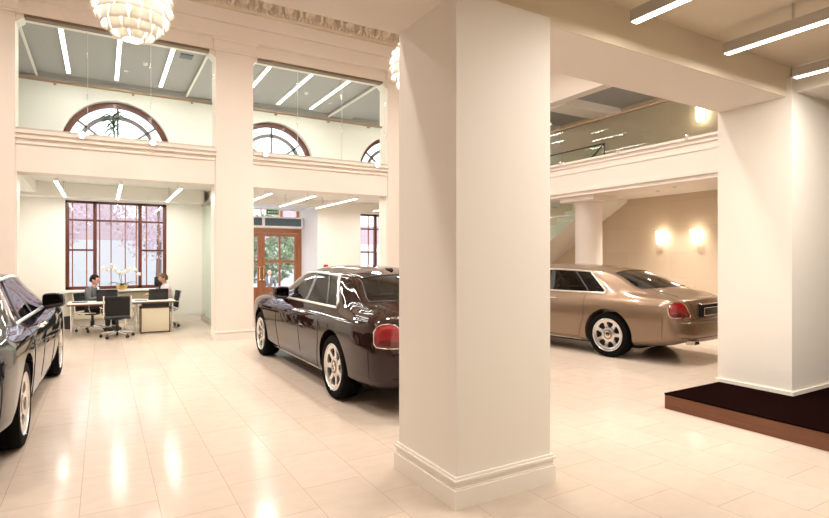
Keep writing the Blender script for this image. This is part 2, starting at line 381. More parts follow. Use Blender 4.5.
while x < X1:
    c = Vector((x, YF-.245, 6.915)); n = Vector((0, -.707, -.707)); u = Vector((1, 0, 0)); t = n.cross(u)
    for k in range(8):
        a = 2*PI*k/8; p = c+(u*math.cos(a)+t*math.sin(a))*.07
        oc.ellip(p+n*.02, (.045, .045, .05), 0, 8, 5)
    oc.ellip(c+n*.05, (.035, .035, .04), 0, 8, 5); oc.ellip(c, (.085, .06, .06), 0, 10, 6)
    oc.box(x+.205, x+.255, YF-.40, YF-.15, 6.76, 7.0)
    x += .46
struct(oc, 'trim_5', PLASTER, 'ornate plaster cornice with rosettes and dentils', 'cornice')
for k, (a, b) in enumerate(PIERS[1:3]):
    struct(baseboard(MB(), a, b, YF, YF+.45, .17, .03), 'baseboard_pier', TRIM, f'white baseboard around the {"middle" if k == 0 else "right hand"} arcade pier', 'baseboard')

# office slab, ceilings, rear wall
struct(MB().box(XL, 9.3, YF+.45, YB, 3.42, 3.80), 'ceiling_office', PAINT_WHITE, 'white office ceiling under the mezzanine', 'ceiling')
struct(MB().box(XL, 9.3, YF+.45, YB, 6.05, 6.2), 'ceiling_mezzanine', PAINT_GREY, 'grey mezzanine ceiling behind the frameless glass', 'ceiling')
st_ = MB()
for a, b in ((-2.0, -1.33), (1.93, 2.75), (5.93, 6.65)): st_.box(a, b, YF+.45, YB, 5.97, 6.05)
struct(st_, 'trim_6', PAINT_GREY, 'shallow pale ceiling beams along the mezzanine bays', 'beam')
se = MB()
for x in (-1.33, 1.93, 2.75, 5.93): se.box(x-.02, x+.02, YF+.45, YB, 5.95, 6.0)
struct(se, 'trim_edge', TRIM, 'thin white edge strips along the mezzanine ceiling beams', 'trim')
hcm = MB()
for a, c_ in ((-1.29, 1.98), (2.72, 5.90)): hcm.box(a+.12, c_-.12, YF+.05, YF+.2, 5.83, 5.885)
struct(hcm, 'trim_head', pbr('bronze_channel', (.20, .14, .09), .4, .6), 'dark bronze head channels above the mezzanine glass', 'trim')
struct(MB().box(XL, 9.3, YB-.06, YB, 5.86, 6.05).box(XL, 9.3, YB-.1, YB, 5.97, 6.05), 'trim_7', PAINT_GREY, 'grey coving along the mezzanine rear wall', 'trim')
sb = MB()
sb.box(-1.75, 2.3, YB-.55, YB, 3.10, 3.42); sb.box(-1.75, -1.3, YF+.45, YB-.55, 3.16, 3.42)
struct(sb, 'beam_office', PAINT_WHITE, 'boxed white beam along the office ceiling over the window', 'beam')
struct(MB().box(-2.0, -1.75, YF+.45, YB, 0, 3.42), 'wall_office', PAINT_WHITE, 'cream office side wall left of the desks', 'wall')

WIN = [(-.78, 1.465), (7.03, 9.24)]
VX0, VX1, VD = 3.02, 5.62, 1.5
LUN = [.34, 4.28, 8.2]
def arch_wall():
    mb = MB(); y0, y1 = YB, YB+.40
    def blk(x0, x1, z0, z1):
        if x1 > x0 and z1 > z0: mb.box(x0, x1, y0, y1, z0, z1)
    cuts = [(WIN[0][0], WIN[0][1], .86, 3.08), (VX0, VX1, 0, 3.25), (WIN[1][0], WIN[1][1], .86, 3.08)]
    x = XL
    for a, b, z0, z1 in cuts:
        blk(x, a, -.3, 3.42); blk(a, b, -.3, z0); blk(a, b, z1, 3.42); x = b
    blk(x, 12, -.3, 3.42)
    blk(XL, 12, 3.42, 3.80)
    x = XL; Rr, zs = 1.22, 4.40
    for c in LUN:
        blk(x, c-Rr, 3.80, 6.2)
        blk(c-Rr, c+Rr, 3.80, 3.82)
        n = 28
        for k in range(n):
            a0 = PI-PI*k/n; a1 = PI-PI*(k+1)/n
            p = [(c+Rr*math.cos(a0), zs+Rr*math.sin(a0)), (c+Rr*math.cos(a1), zs+Rr*math.sin(a1))]
            mb.prism([p[0], p[1], (p[1][0], 6.2), (p[0][0], 6.2)], 'y', y0, y1)
        x = c+Rr
    blk(x, 12, 3.80, 6.2)
    return mb
struct(arch_wall(), 'wall_back', PAINT_WHITE, 'cream rear wall holding the office windows and arched mezzanine windows', 'wall')
vs = MB()
vs.box(VX0-.3, VX0, YB+.4, YB+VD+.25, -.3, 3.6); vs.box(VX1, VX1+.3, YB+.4, YB+VD+.25, -.3, 3.6); vs.box(VX0, VX1, YB+.4, YB+VD+.25, 3.25, 3.6)
vs.box(VX1-.006, VX1, YB, YB+.4, 0, 3.25); vs.box(VX0, VX0+.006, YB, YB+.4, 0, 3.25)
struct(vs, 'wall_vestibule', PAINT_REVEAL, 'white side walls of the entrance vestibule', 'wall')
struct(MB().box(-1.75, 2.3, YB-.02, YB, 0, .15).box(-1.75, 2.3, YB-.028, YB, .13, .15), 'baseboard_office', TRIM, 'white baseboard along the office rear wall', 'baseboard')
struct(MB().box(5.62, 7.03, YB-.02, YB, 0, .15), 'baseboard_entrance', TRIM, 'white baseboard right of the entrance vestibule', 'baseboard')

def make_window(n, x0, x1, label):
    root = thing(f'window_{n}', label, 'window', ((x0+x1)/2, YB+.22, 0), 0, None, 'structure')
    h = (x1-x0)/2; z0, z1 = .90, 3.08
    fr = MB()
    for x in (-h, h-.08): fr.box(x, x+.08, -.05, .05, z0, z1)
    fr.box(-h, h, -.05, .05, z0-.02, z0+.06); fr.box(-h, h, -.05, .05, z1-.06, z1)
    mxs = (-h+.62, h-.62)
    for m in mxs: fr.box(m-.04, m+.04, -.05, .05, z0, z1)
    fr.box(-h, h, -.045, .045, 2.58, 2.625)
    for a, b in ((-h, mxs[0]), (mxs[1], h)): fr.box(a, b, -.045, .045, 1.84, 1.885)
    fr.build('window_frame', MAHOG, root)
    for a, b in ((-h+.08, mxs[0]-.04), (mxs[0]+.04, mxs[1]-.04), (mxs[1]+.04, h-.08)):
        MB().box(a, b, -.004, .004, z0+.06, z1-.06).build('pane', GLASS, root)
    for x in (-h+.14, -h+.44, -h+.72, -.15, .17, h-.70, h-.46, h-.17):
        MB().box(x-.013, x+.013, .12, .145, z0, z1).build('bar', OAKRED, root)
    MB().box(-h-.03, h+.03, -.64, .05, .845, .88).build('window_sill', TRIM, root)
    return root
make_window(1, *WIN[0], 'large mahogany framed window with vertical bars behind the two desks')
make_window(2, *WIN[1], 'mahogany framed window beside the entrance partly hidden by the foreground pillar')

def lunette(n, cx, label):
    root = thing(f'window_{n}', label, 'window', (cx, YB+.25, 4.40), 0, None, 'structure')
    fr = MB(); Rr = 1.215
    def arc(r0, r1, y0, y1, mb, n=36):
        for k in range(n):
            a0, a1 = PI*k/n, PI*(k+1)/n
            P = [(r0*math.cos(a0), r0*math.sin(a0)), (r1*math.cos(a0), r1*math.sin(a0)), (r1*math.cos(a1), r1*math.sin(a1)), (r0*math.cos(a1), r0*math.sin(a1))]
            mb.prism(P, 'y', y0, y1)
    arc(1.09, Rr, -.08, .05, fr); fr.box(-Rr, -1.09, -.08, .05, -.58, 0); fr.box(1.09, Rr, -.08, .05, -.58, 0); fr.box(-1.09, 1.09, -.06, .05, -.58, -.50)
    fr.build('window_frame', MAHOG, root)
    ss = MB(); arc(.80, .90, -.03, .03, ss)
    for a in (38, 90, 142):
        d = Vector((math.cos(R(a)), 0, math.sin(R(a))))
        t = Vector((-d.z, 0, d.x))*.025
        for r0, r1 in ((.0, 1.09),):
            ss.add([d*r0+t+Vector((0, -.03, 0)), d*r1+t+Vector((0, -.03, 0)), d*r1-t+Vector((0, -.03, 0)), d*r0-t+Vector((0, -.03, 0)),
                    d*r0+t+Vector((0, .03, 0)), d*r1+t+Vector((0, .03, 0)), d*r1-t+Vector((0, .03, 0)), d*r0-t+Vector((0, .03, 0))],
                   [(0, 1, 2, 3), (4, 7, 6, 5), (0, 4, 5, 1), (1, 5, 6, 2), (2, 6, 7, 3), (3, 7, 4, 0)])
    ss.box(-.025, .025, -.03, .03, -.55, 0)
    ss.build('sash_bars', pbr('grey_sash', (.20, .18, .19), .5), root)
    gl = MB(); N = 24
    gl.add([(0, 0, 0)]+[(1.1*math.cos(PI*k/N), 0, 1.1*math.sin(PI*k/N)) for k in range(N+1)], [(0, k+1, k+2) for k in range(N)])
    gl.add([(-1.1, 0, 0), (1.1, 0, 0), (1.1, 0, -.55), (-1.1, 0, -.55)], [(0, 1, 2, 3)])
    gl.build('pane', GLASS, root)
lunette(3, LUN[0], 'arched mezzanine window above the desks with a spiky plant before it')
lunette(4, LUN[1], 'arched mezzanine window in the middle bay with a palm before it')
lunette(5, LUN[2], 'arched mezzanine window at the far right beside the foreground pillar')

# entrance door
dr = thing('door_1', 'red-brown glazed double entrance door at the end of the vestibule', 'door', ((VX0+VX1)/2, YB+VD+.1, 0), 0, None, 'structure')
hw = (VX1-VX0)/2
fr = MB(); fr.box(-hw, -hw+.12, -.06, .06, 0, 2.55); fr.box(hw-.12, hw, -.06, .06, 0, 2.55); fr.box(-hw-.01, hw+.01, -.065, .065, 2.551, 2.62)
fr.box(-hw+.121, hw-.121, -.05, .05, 2.47, 2.551)
fr.build('door_frame', OAKRED, dr)
def leaf(x0, x1, hinge):
    lf = MB(); y0, y1 = -.03, .03
    lf.box(x0, x0+.11, y0, y1, .02, 2.46); lf.box(x1-.11, x1, y0, y1, .02, 2.46)
    a0, a1 = x0+.11, x1-.11; lf.box(a0, a1, y0+.004, y1-.004, 2.36, 2.46); lf.box(a0, a1, y0+.004, y1-.004, .02, .75); lf.box(a0, a1, y0+.004, y1-.004, 1.52, 1.60)
    xm = (x0+x1)/2; lf.box(xm-.03, xm+.03, y0+.007, y1-.007, .751, 2.359); lf.rbox(x0+.18, x1-.18, -.045, -.02, .15, .62, .01)
    o = lf.build('door_leaf', OAKRED, dr)
    MB().box(x0+.1, x1-.1, -.004, .004, .74, 2.37).build('pane', GLASS, o)
    hx = x1-.055 if hinge == 'l' else x0+.055
    hb = MB()
    for z in (.98, 1.38): hb.tube([(hx, -.03, z), (hx, -.09, z)], .015); hb.ellip((hx, -.10, z), (.035, .02, .035))
    hb.tube([(hx, -.09, .98), (hx, -.09, 1.38)], .013)
    hb.build('handle', BRASS, o)
leaf(-hw+.12, -.005, 'l'); leaf(.005, hw-.12, 'r')
# transom zone above the door
tw_ = thing('window_6', 'bright transom window over the entrance door', 'window', ((VX0+VX1)/2, YB+VD+.1, 0), 0, None, 'structure')
MB().box(-hw, hw, -.03, .03, 2.60, 2.64).box(-hw, hw, -.03, .03, 3.2, 3.25).box(-hw, -hw+.05, -.03, .03, 2.64, 3.2).box(hw-.05, hw, -.03, .03, 2.64, 3.2).box(-.025, .025, -.03, .03, 2.64, 3.2).build('window_frame', TRIM, tw_)
for x in (.67, 1.22): MB().box(x-.05, x+.05, .06, .12, 2.64, 3.2).build('mullion', pbr('orange_post', (.62, .30, .18), .6), tw_)
MB().box(-hw+.05, hw-.05, -.004, .004, 2.64, 3.2).build('pane', GLASS, tw_)
ac = thing('air_curtain', 'white air curtain with dark grilles above the entrance door', 'heater', ((VX0+VX1)/2, YB+VD-.12, 2.63))
MB().rbox(-hw+.02, hw-.02, -.11, .10, .0, .34, .012).build('housing', WHITE, ac)
for a, b in ((-hw+.08, -.05), (.04, hw-.1)):
    g = MB().box(a, b, -.118, -.108, .05, .29)
    k = a+.02
    while k < b-.02: g.box(k, k+.012, -.126, -.118, .06, .28); k += .035
    g.build('grille', GRILLE, ac)
ex = thing('exit_sign', 'green exit sign hung above the entrance door', 'sign', (4.49, YB+.9, 2.99))
MB().rbox(-.20, .20, -.015, .015, 0, .17, .006).build('sign_body', WHITE, ex)
MB().box(-.185, .185, -.02, -.014, .015, .155).build('sign_face', SIGNG, ex)
MB().add([(-.165, -.0215, .085), (-.11, -.0215, .125), (-.11, -.0215, .097), (-.03, -.0215, .097), (-.03, -.0215, .073), (-.11, -.0215, .073), (-.11, -.0215, .045)], [(0, 1, 2, 3, 4, 5, 6)]).build('arrow', WHITE, ex)
def text_part(s, name, size, mat, parent, loc, rot, ext=.002):
    cu = bpy.data.curves.new(name, 'FONT'); cu.body = s; cu.size = size; cu.extrude = ext; cu.align_x = 'CENTER'; cu.align_y = 'CENTER'
    t = bpy.data.objects.new(name, cu); COL.objects.link(t)
    dg = bpy.context.evaluated_depsgraph_get(); me = bpy.data.meshes.new_from_object(t.evaluated_get(dg)); bpy.data.objects.remove(t)
    me.materials.clear(); me.materials.append(mat)
    o = bpy.data.objects.new(name, me); COL.objects.link(o); o.parent = parent; o.location = loc; o.rotation_euler = rot; return o
text_part('EXIT', 'lettering', .10, WHITE, ex, (.075, -.0215, .085), (R(90), 0, 0))
for hx in (-.12, .12): MB().tube([(hx, 0, .165), (hx, 0, .26)], .004).build('hanger', STEEL, ex)
cp = tag(MB().rbox(5.80, 5.93, YB-.05, YB-.001, 1.36, 1.47, .008).build('fire_alarm_switch', REDBOX), 'small red fire call point on the wall right of the entrance', 'alarm')

# glass partition in the office
gp = thing('glass_partition', 'pale green glass partition with steel base channel right of the desks', 'partition', (2.33, 13.55, 0))
MB().box(-.006, .006, -1.75, 1.75, .12, 3.08).build('pane', GLASSG, gp)
MB().box(-.03, .03, -1.75, 1.75, 0, .13).build('base_channel', STEEL, gp)
MB().box(-.03, .03, -1.75, 1.75, 3.06, 3.12).build('head_channel', STEEL, gp)
struct(MB().box(2.42, 2.6, YF+.45, YB, 0, 3.42), 'wall_partition', PAINT_WHITE, 'cream wall behind the glass partition', 'wall')

# ------------------------------------------------------------------ mezzanine glazing
joints = [[-1.29, -.23, .81, 1.98], [2.72, 3.72, 4.77, 5.90]]
bayn = ['bay above the desks', 'bay above the entrance']; posn = ['left', 'middle', 'right']
for bi, js in enumerate(joints):
    for k in range(3):
        a, b = js[k]+.006, js[k+1]-.006
        g = thing('glass_panel', f'{posn[k]} full-height frameless glass panel of the mezzanine {bayn[bi]}', 'glass panel', ((a+b)/2, YF+.14, 3.87), 0, 'frameless mezzanine glass panels')
        h = (b-a)/2
        MB().box(-h, h, -.006, .006, 0.03, 2.0).build('pane', GLASSB, g)
        MB().box(-h, h, -.03, .03, 0, .06).build('shoe_channel', STEEL, g)
        if k < 2: MB().box(h+.001, h+.009, -.007, .007, .06, 1.95).build('edge_seal', SEAL, g)
        for z in (.75, 1.5): MB().rbox(h-.012, h+.0, -.014, .014, z-.05, z+.05, .003).build('joint_clip', CHROME, g)
    hr = thing('handrail', f'slim bronze handrail across the mezzanine {bayn[bi]}', 'handrail', (js[0], YF+.30, 4.85))
    L = js[3]-js[0]
    MB().tube([(.02, 0, 0), (L-.02, 0, 0)], .024, 10).build('rail', BRONZE, hr)
    for fx in (.17, .55, .87):
        MB().tube([(L*fx, 0, -.015), (L*fx, 0, -.06), (L*fx, -.10, -.07)], .010).ellip((L*fx, -.12, -.07), (.025, .012, .025)).build('bracket', BRONZE, hr)
SPX = [(-.31, 'under the left part of the glass above the desks'), (.83, 'under the right part of the glass above the desks'), (2.95, 'on the ledge just right of the middle pier'), (5.55, 'on the ledge near the right end of the entrance bay')]
for x, l in SPX:
    s = thing('spotlight', f'small glaring spotlight {l}', 'spotlight', (x, YF-.02, 3.88), 0, 'ledge spotlights')
    MB().tube([(0, .04, .0), (0, -.06, -.01)], .02).build('bracket', WHITE, s)
    d = Vector((-.15, -.8, -.55)).normalized()
    c = Vector((0, -.09, -.02))
    MB().cyl(c-d*.05, c+d*.05, .05, 16).build('lamp_head', WHITE, s)
    MB().cyl(c+d*.05, c+d*.056, .044, 16).build('lens', SPOTE, s)
    spot('spotlight_beam', (x, YF-.18, 3.80), (x-.3, YF-3.2, 0), 105, (1, .93, .87), 120, .8, .14)

# ------------------------------------------------------------------ linear lamps
def linear(name, label, loc, length, w, h, drop, power, mat, group, col, housing=ALU, rods=True):
    o = thing(name, label, 'lamp', loc, 0, group)     # loc = centre of underside
    MB().box(-w/2, w/2, -length/2, length/2, .008, h).build('housing', housing, o)
    MB().box(-w/2+.008, w/2-.008, -length/2+.01, length/2-.01, 0, .010).build('diffuser', mat, o)
    if rods:
        for y in (-length*.32, length*.32):
            MB().tube([(0, y, h), (0, y, h+drop)], .008).tube([(.035, y, h), (.035, y, h+drop)], .003).build('suspension_rod', STEEL, o)
    if power: area('lamp_light', (0, 0, -.012), w*.8, length*.86, power, col, parent=o)
    return o
WARM = (1.0, .935, .86); NEUT = (1.0, .945, .89)
for x, l in ((3.61, 'pendant strip lamp nearest the foreground pillar, cut by the top of the photo'), (4.89, 'long pendant strip lamp in the middle above the podium'), (6.14, 'pendant strip lamp nearest the right pillar')):
    linear('strip_pendant', l, (x, 1.22, 3.495), 3.05, .075, .10, .145, 50, LEDW, 'pendant strip lamps over the podium', WARM)
for x, y, l in ((-2.6, -1.2, 'added unseen strip lamp far left of the foreground pillar'), (-.6, -1.6, 'added unseen strip lamp left of the viewpoint'), (1.4, -1.6, 'added unseen strip lamp right of the viewpoint')):  # lamps added out of view to fill the near bay with light
    linear('strip_pendant', l, (x, y, 3.495), 3.05, .075, .10, .145, 6, LEDW, 'added unseen strip lamps behind the viewpoint', WARM)
for x, w_ in ((-.76, 'left'), (.32, 'middle'), (1.42, 'right')):
    linear('ceiling_strip_lamp', f'{w_} strip lamp under the ceiling above the desks', (x, 13.5, 3.10), 2.9, .07, .06, .26, 25, LED, 'strip lamps above the desks', NEUT, WHITE)
for x, w_ in ((3.30, 'strip lamp half hidden by the middle pier over the entrance bay'), (4.34, 'strip lamp over the middle of the entrance bay'), (5.42, 'strip lamp at the right of the entrance bay'), (7.3, 'far strip lamp before the window right of the entrance')):
    linear('ceiling_strip_lamp', w_, (x, 13.5, 3.12), 2.9, .07, .06, .24, 25, LED, 'strip lamps over the entrance bay', NEUT, WHITE)
for x, w_ in ((-.68, 'left mezzanine strip lamp above the desks bay'), (.30, 'middle mezzanine strip lamp above the desks bay'), (1.27, 'right mezzanine strip lamp above the desks bay'), (3.27, 'left mezzanine strip lamp above the entrance bay'), (4.26, 'middle mezzanine strip lamp above the entrance bay'), (5.21, 'right mezzanine strip lamp above the entrance bay'), (7.6, 'far mezzanine strip lamp seen past the right pier')):
    linear('mezzanine_ceiling_lamp', w_, (x, 13.45, 5.985), 2.8, .085, .06, .0, 19, LED, 'mezzanine strip lamps', NEUT, WHITE, False)
vg = tag(MB().box(1.45, 1.70, 12.35, 12.62, 6.03, 6.052).build('vent', GRILLE), 'square dark air vent in the mezzanine ceiling above the desks', 'vent')
vg2 = tag(MB().box(2.90, 3.12, 11.95, 12.2, 6.03, 6.052).build('vent', GRILLE), 'square dark air vent in the mezzanine ceiling beside the middle pier', 'vent')
for x, y, z, l in ((.83, 13.4, 6.05, 'mezzanine ceiling above the desks'), (4.65, 13.6, 6.05, 'mezzanine ceiling above the entrance'), (.75, 12.8, 3.42, 'office ceiling between the strip lamps')):
    tag(MB().lathe([(0, -.05), (.04, -.045), (.055, -.015), (.06, 0), (0, 0)], 16, 0, Matrix.Translation((x, y, z))).build('smoke_detector', WHITE), f'small round smoke detector on the {l}', 'detector')

# added ceiling downlights, unseen above the frame, to brighten the hall
def downlight(x, y, z, tgt, power, l, ang=145, col=(1, .905, .835)):
    o = thing('downlight', l, 'downlight', (x, y, z), 0, 'added unseen hall downlights')
    MB().lathe([(.09, 0), (.11, -.012), (.075, -.012), (.07, 0)], 20).build('ring', WHITE, o)
    MB().lathe([(0, -.006), (.07, -.006)], 20).build('lens', LEDW, o)
    spot('added_downlight_beam', (x, y, z-.03), tgt, power, col, ang, .9, .35)
for i, x in enumerate((-2.8, .6, 3.9, 7.0)):
    for j, y in enumerate((5.0, 8.6)):
        downlight(x, y, ZT, (x, y, 0), 680, f'added unseen downlight in the high hall ceiling, row {"near the beam" if j == 0 else "near the cornice"}, {["first", "second", "third", "fourth"][i]} from the left wall')

# ------------------------------------------------------------------ gallery on the right
XG = 9.3
gs = MB(); gs.box(XG+.04, XR, 3.66, 9.0, 3.16, 3.55); gs.box(XG+.04, 10.5, 9.0, YF, 3.16, 3.55); gs.box(XG, XG+.2, 3.66, YF, 3.16, 3.86)
struct(gs, 'ceiling_gallery_slab', PAINT_PEACH, 'deep peach edge of the right gallery above the bronze car', 'slab')
gt = MB(); gt.box(XG-.05, XG+.05, 3.66, YF, 3.82, 3.87); gt.box(XG-.02, XG+.05, 3.66, YF, 3.74, 3.82); gt.box(XG-.012, XG+.05, 3.66, YF, 3.60, 3.63); gt.box(XG-.03, XG+.05, 3.66, YF, 3.16, 3.22)
gt.box(XG, XG+.5, 3.66, YF, 3.08, 3.165)
struct(gt, 'trim_8', PAINT_PEACH, 'stepped mouldings along the gallery edge', 'trim')
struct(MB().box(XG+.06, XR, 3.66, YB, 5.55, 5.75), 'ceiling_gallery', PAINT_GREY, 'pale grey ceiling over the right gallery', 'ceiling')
gb = MB(); gb.box(XG+.02, XG+.3, 3.66, YF-.002, 5.40, ZT-.01); gb.box(XG+.02, XG+.3, YF+.46, YB, 5.40, 6.0); gb.box(XG+.3, XR, 9.2, 9.8, 5.35, 5.6)
struct(gb, 'beam_gallery', PAINT_PEACH, 'crossing cream beams under the gallery ceiling', 'beam')
gl = thing('gallery_balustrade', 'frameless glass balustrade with timber handrail along the right gallery', 'balustrade', (XG+.12, 0, 3.87))
ys = [3.7, 5.2, 6.9, 8.6, 10.2, YF-.02]
for a, b in zip(ys, ys[1:]): MB().box(-.006, .006, a+.006, b-.006, 0, .82).build('pane', GLASSB, gl)
MB().box(-.035, .035, 3.7, YF-.02, .82, .86).build('rail', BRONZE, gl)
for y in (4.6, 5.9, 7.4, 9.0, 10.4): MB().rbox(-.19, -.05, y-.03, y+.03, -.03, .05, .008).build('clamp', CHROME, gl)
cl = thing('column', 'round peach column with square capital under the gallery behind the bronze car', 'column', (9.80, 8.66, 0), 0, None, 'structure')
MB().lathe([(.36, 0), (.36, .12), (.31, .16), (.30, 2.86), (.33, 2.90), (.33, 2.96)], 40).build('shaft', PAINT_PEACH, cl)
MB().box(-.42, .42, -.5, .5, 2.96, 3.09).build('capital', PAINT_PEACH, cl)
# stair
stp = thing('staircase', 'white staircase with green glass side rising behind the round column', 'staircase', (10.5, 9.0, 0), 0, None, 'structure')
slope = .60; n = 22; tr = .275; rise = tr*slope
sm_ = MB()
for k in range(n):
    y0 = k*tr; zt = 3.55-k*rise
    if zt < .15: break
    zb0 = max(0, 3.10-y0*slope); zb1 = max(0, 3.10-(y0+tr)*slope)
    sm_.prism([(y0, zb0), (y0+tr, zb1), (y0+tr, zt-rise), (y0, zt-rise)], 'x', 0.02, 1.1)
sm_.build('steps', PAINT, stp)
MB().prism([(0, 3.09), (0, 4.5), (4.6, 4.5-4.6*slope), (4.6, 3.09-4.6*slope)], 'x', -.012, 0.0).build('side_glass', GLASSG, stp)
sg = thing('stair_guard', 'dark framed glass guard around the stair opening on the gallery', 'balustrade', (10.45, 8.75, 3.55))
MB().tube([(0, 0, .0), (0, 0, .88), (0, 2.5, .88)], .018).tube([(0, 0, .88), (0.0, .75, .35)], .016).build('frame', BLACK, sg)
MB().box(-.005, .005, .03, 2.5, .05, .84).build('pane', GLASSG, sg)
# sconces
def sconce(y, z, label, p=28):
    o = thing('wall_sconce', label, 'wall lamp', (XR, y, z), 0, 'glowing wall sconces')
    MB().rbox(-.03, -.001, -.05, .05, -.10, .10, .008).build('backplate', STEEL, o)
    MB().lathe([(.0, -.16), (.055, -.155), (.075, -.10), (.095, .16), (.088, .16), (.0, -.10)], 20, 0, Matrix.Translation((-.12, 0, 0))).build('shade', SCON, o)
    MB().tube([(-.03, 0, -.09), (-.12, 0, -.17)], .012).build('arm', BLACK, o)
sconce(7.99, 2.14, 'left sconce of the pair on the stone wall behind the bronze car')
sconce(7.12, 2.14, 'right sconce of the pair on the stone wall behind the bronze car')
sconce(7.0, 4.86, 'single sconce on the upper wall behind the gallery glass', 34)
for y in (8.2, 9.8):
    pass
for x, y, l in ((10.2, 12.5, 'near strip lamp under the far gallery ceiling'), (10.9, 12.5, 'far strip lamp under the far gallery ceiling')):
    linear('gallery_strip_lamp', l, (x, y, 5.44), 3.0, .08, .06, .05, 20, LED, 'gallery strip lamps', NEUT, WHITE)
for x, y, l in ((10.3, 5.2, 'recessed spot under the gallery behind the car boot'), (10.4, 6.9, 'recessed spot under the gallery between column and right pillar'), (10.7, 7.5, 'recessed spot under the gallery beside the round column')):
    o = thing('gallery_downlight', l, 'downlight', (x, y, 3.16), 0, 'spots under the gallery')
    MB().lathe([(.04, 0), (.05, -.01), (.035, -.012), (.03, 0)], 16).build('ring', STEEL, o)
    spot('gallery_beam', (x, y, 3.13), (x-.2, y, 0), 150, (1, .90, .81), 110, .7, .05)

# ------------------------------------------------------------------ pendant lamps
def artichoke(label, loc):
    o = thing('leaf_pendant_lamp', label, 'pendant lamp', loc, 0, 'white leaf pendants')   # loc = sphere centre
    mb = MB(); Rr = .40
    rings = 9
    for k in range(rings):
        th = R(15+k*(150-15)/(rings-1))       # polar angle of the leaf's lower edge, from the bottom
        r = Rr*max(.33, math.sin(th)); nl = 5 if k == 0 else 9
        for i in range(nl):
            ph = 2*PI*(i+.5*(k % 2))/nl; V = []
            wd = 2*PI/nl*(.92 if th < 1.9 else .8); L_ = R(22)
            for a in range(5):
                for c in range(6):
                    s = a/4; t = c/5-.5
                    rr = Rr*(1.17-.34*s+.09*s*s)+.035*(0.25-t*t)*(1-s)
                    an = ph+t*wd*(1-.12*s); t2 = th+L_*s
                    V.append((rr*math.sin(t2)*math.cos(an), rr*math.sin(t2)*math.sin(an), -rr*math.cos(t2)))
            mb.add(V, [(a*6+c, a*6+c+1, a*6+c+7, a*6+c+6) for a in range(4) for c in range(5)], 0, True)
    sh = mb.build('leaf_shade', LEAFM, o, fix=False)
    so = sh.modifiers.new('thickness', 'SOLIDIFY'); so.thickness = .004
    MB().ellip((0, 0, 0), (.10, .10, .13)).build('bulb', BULB, o)
    MB().tube([(0, 0, .30), (0, 0, ZT-loc[2]-.06)], .008).lathe([(0, .34), (.12, .36), (.14, .44), (.0, .46)], 20).build('cord', STEEL, o)
    MB().lathe([(0, -.06), (.07, -.05), (.08, 0), (0, 0)], 20, 0, Matrix.Translation((0, 0, ZT-loc[2]))).build('ceiling_canopy', WHITE, o)
artichoke('white layered leaf pendant lamp hanging before the desks bay at the top left', (.33, 7.5, 4.82))
artichoke('white layered leaf pendant lamp mostly hidden behind the foreground pillar', (4.45, 7.5, 4.79))
# ------------------------------------------------------------------ cars
def pchip(xk, yk, x):
    xk = np.array(xk, float); yk = np.array(yk, float); h = np.diff(xk); d = np.diff(yk)/h; n = len(xk); m = np.zeros(n)
    for i in range(1, n-1):
        if d[i-1]*d[i] > 0:
            w1 = 2*h[i]+h[i-1]; w2 = h[i]+2*h[i-1]; m[i] = (w1+w2)/(w1/d[i-1]+w2/d[i])
    m[0] = d[0]; m[-1] = d[-1]
    i = np.clip(np.searchsorted(xk, x, side='right')-1, 0, n-2); t = (x-xk[i])/h[i]
    return (2*t**3-3*t**2+1)*yk[i]+(t**3-2*t**2+t)*h[i]*m[i]+(-2*t**3+3*t**2)*yk[i+1]+(t**3-t**2)*h[i]*m[i+1]
LOW = [(0, .20), (.80, .20), (.915, .27), (.945, .42), (.972, .68), (.966, .86), (.938, .955)]
def station(t, wx, zb, lowz, top):
    pts = []
    for k, (x, z) in enumerate(LOW):
        if k < 2: z = zb
        elif k == 2: z = zb+.07
        elif k == 3: z = max(.42, zb+.14)
        else: z = z*lowz
        pts.append((x*wx, t, z))
    for p in top:
        pts.append((p[0], p[2] if len(p) > 2 else t, p[1]))
    return t, pts
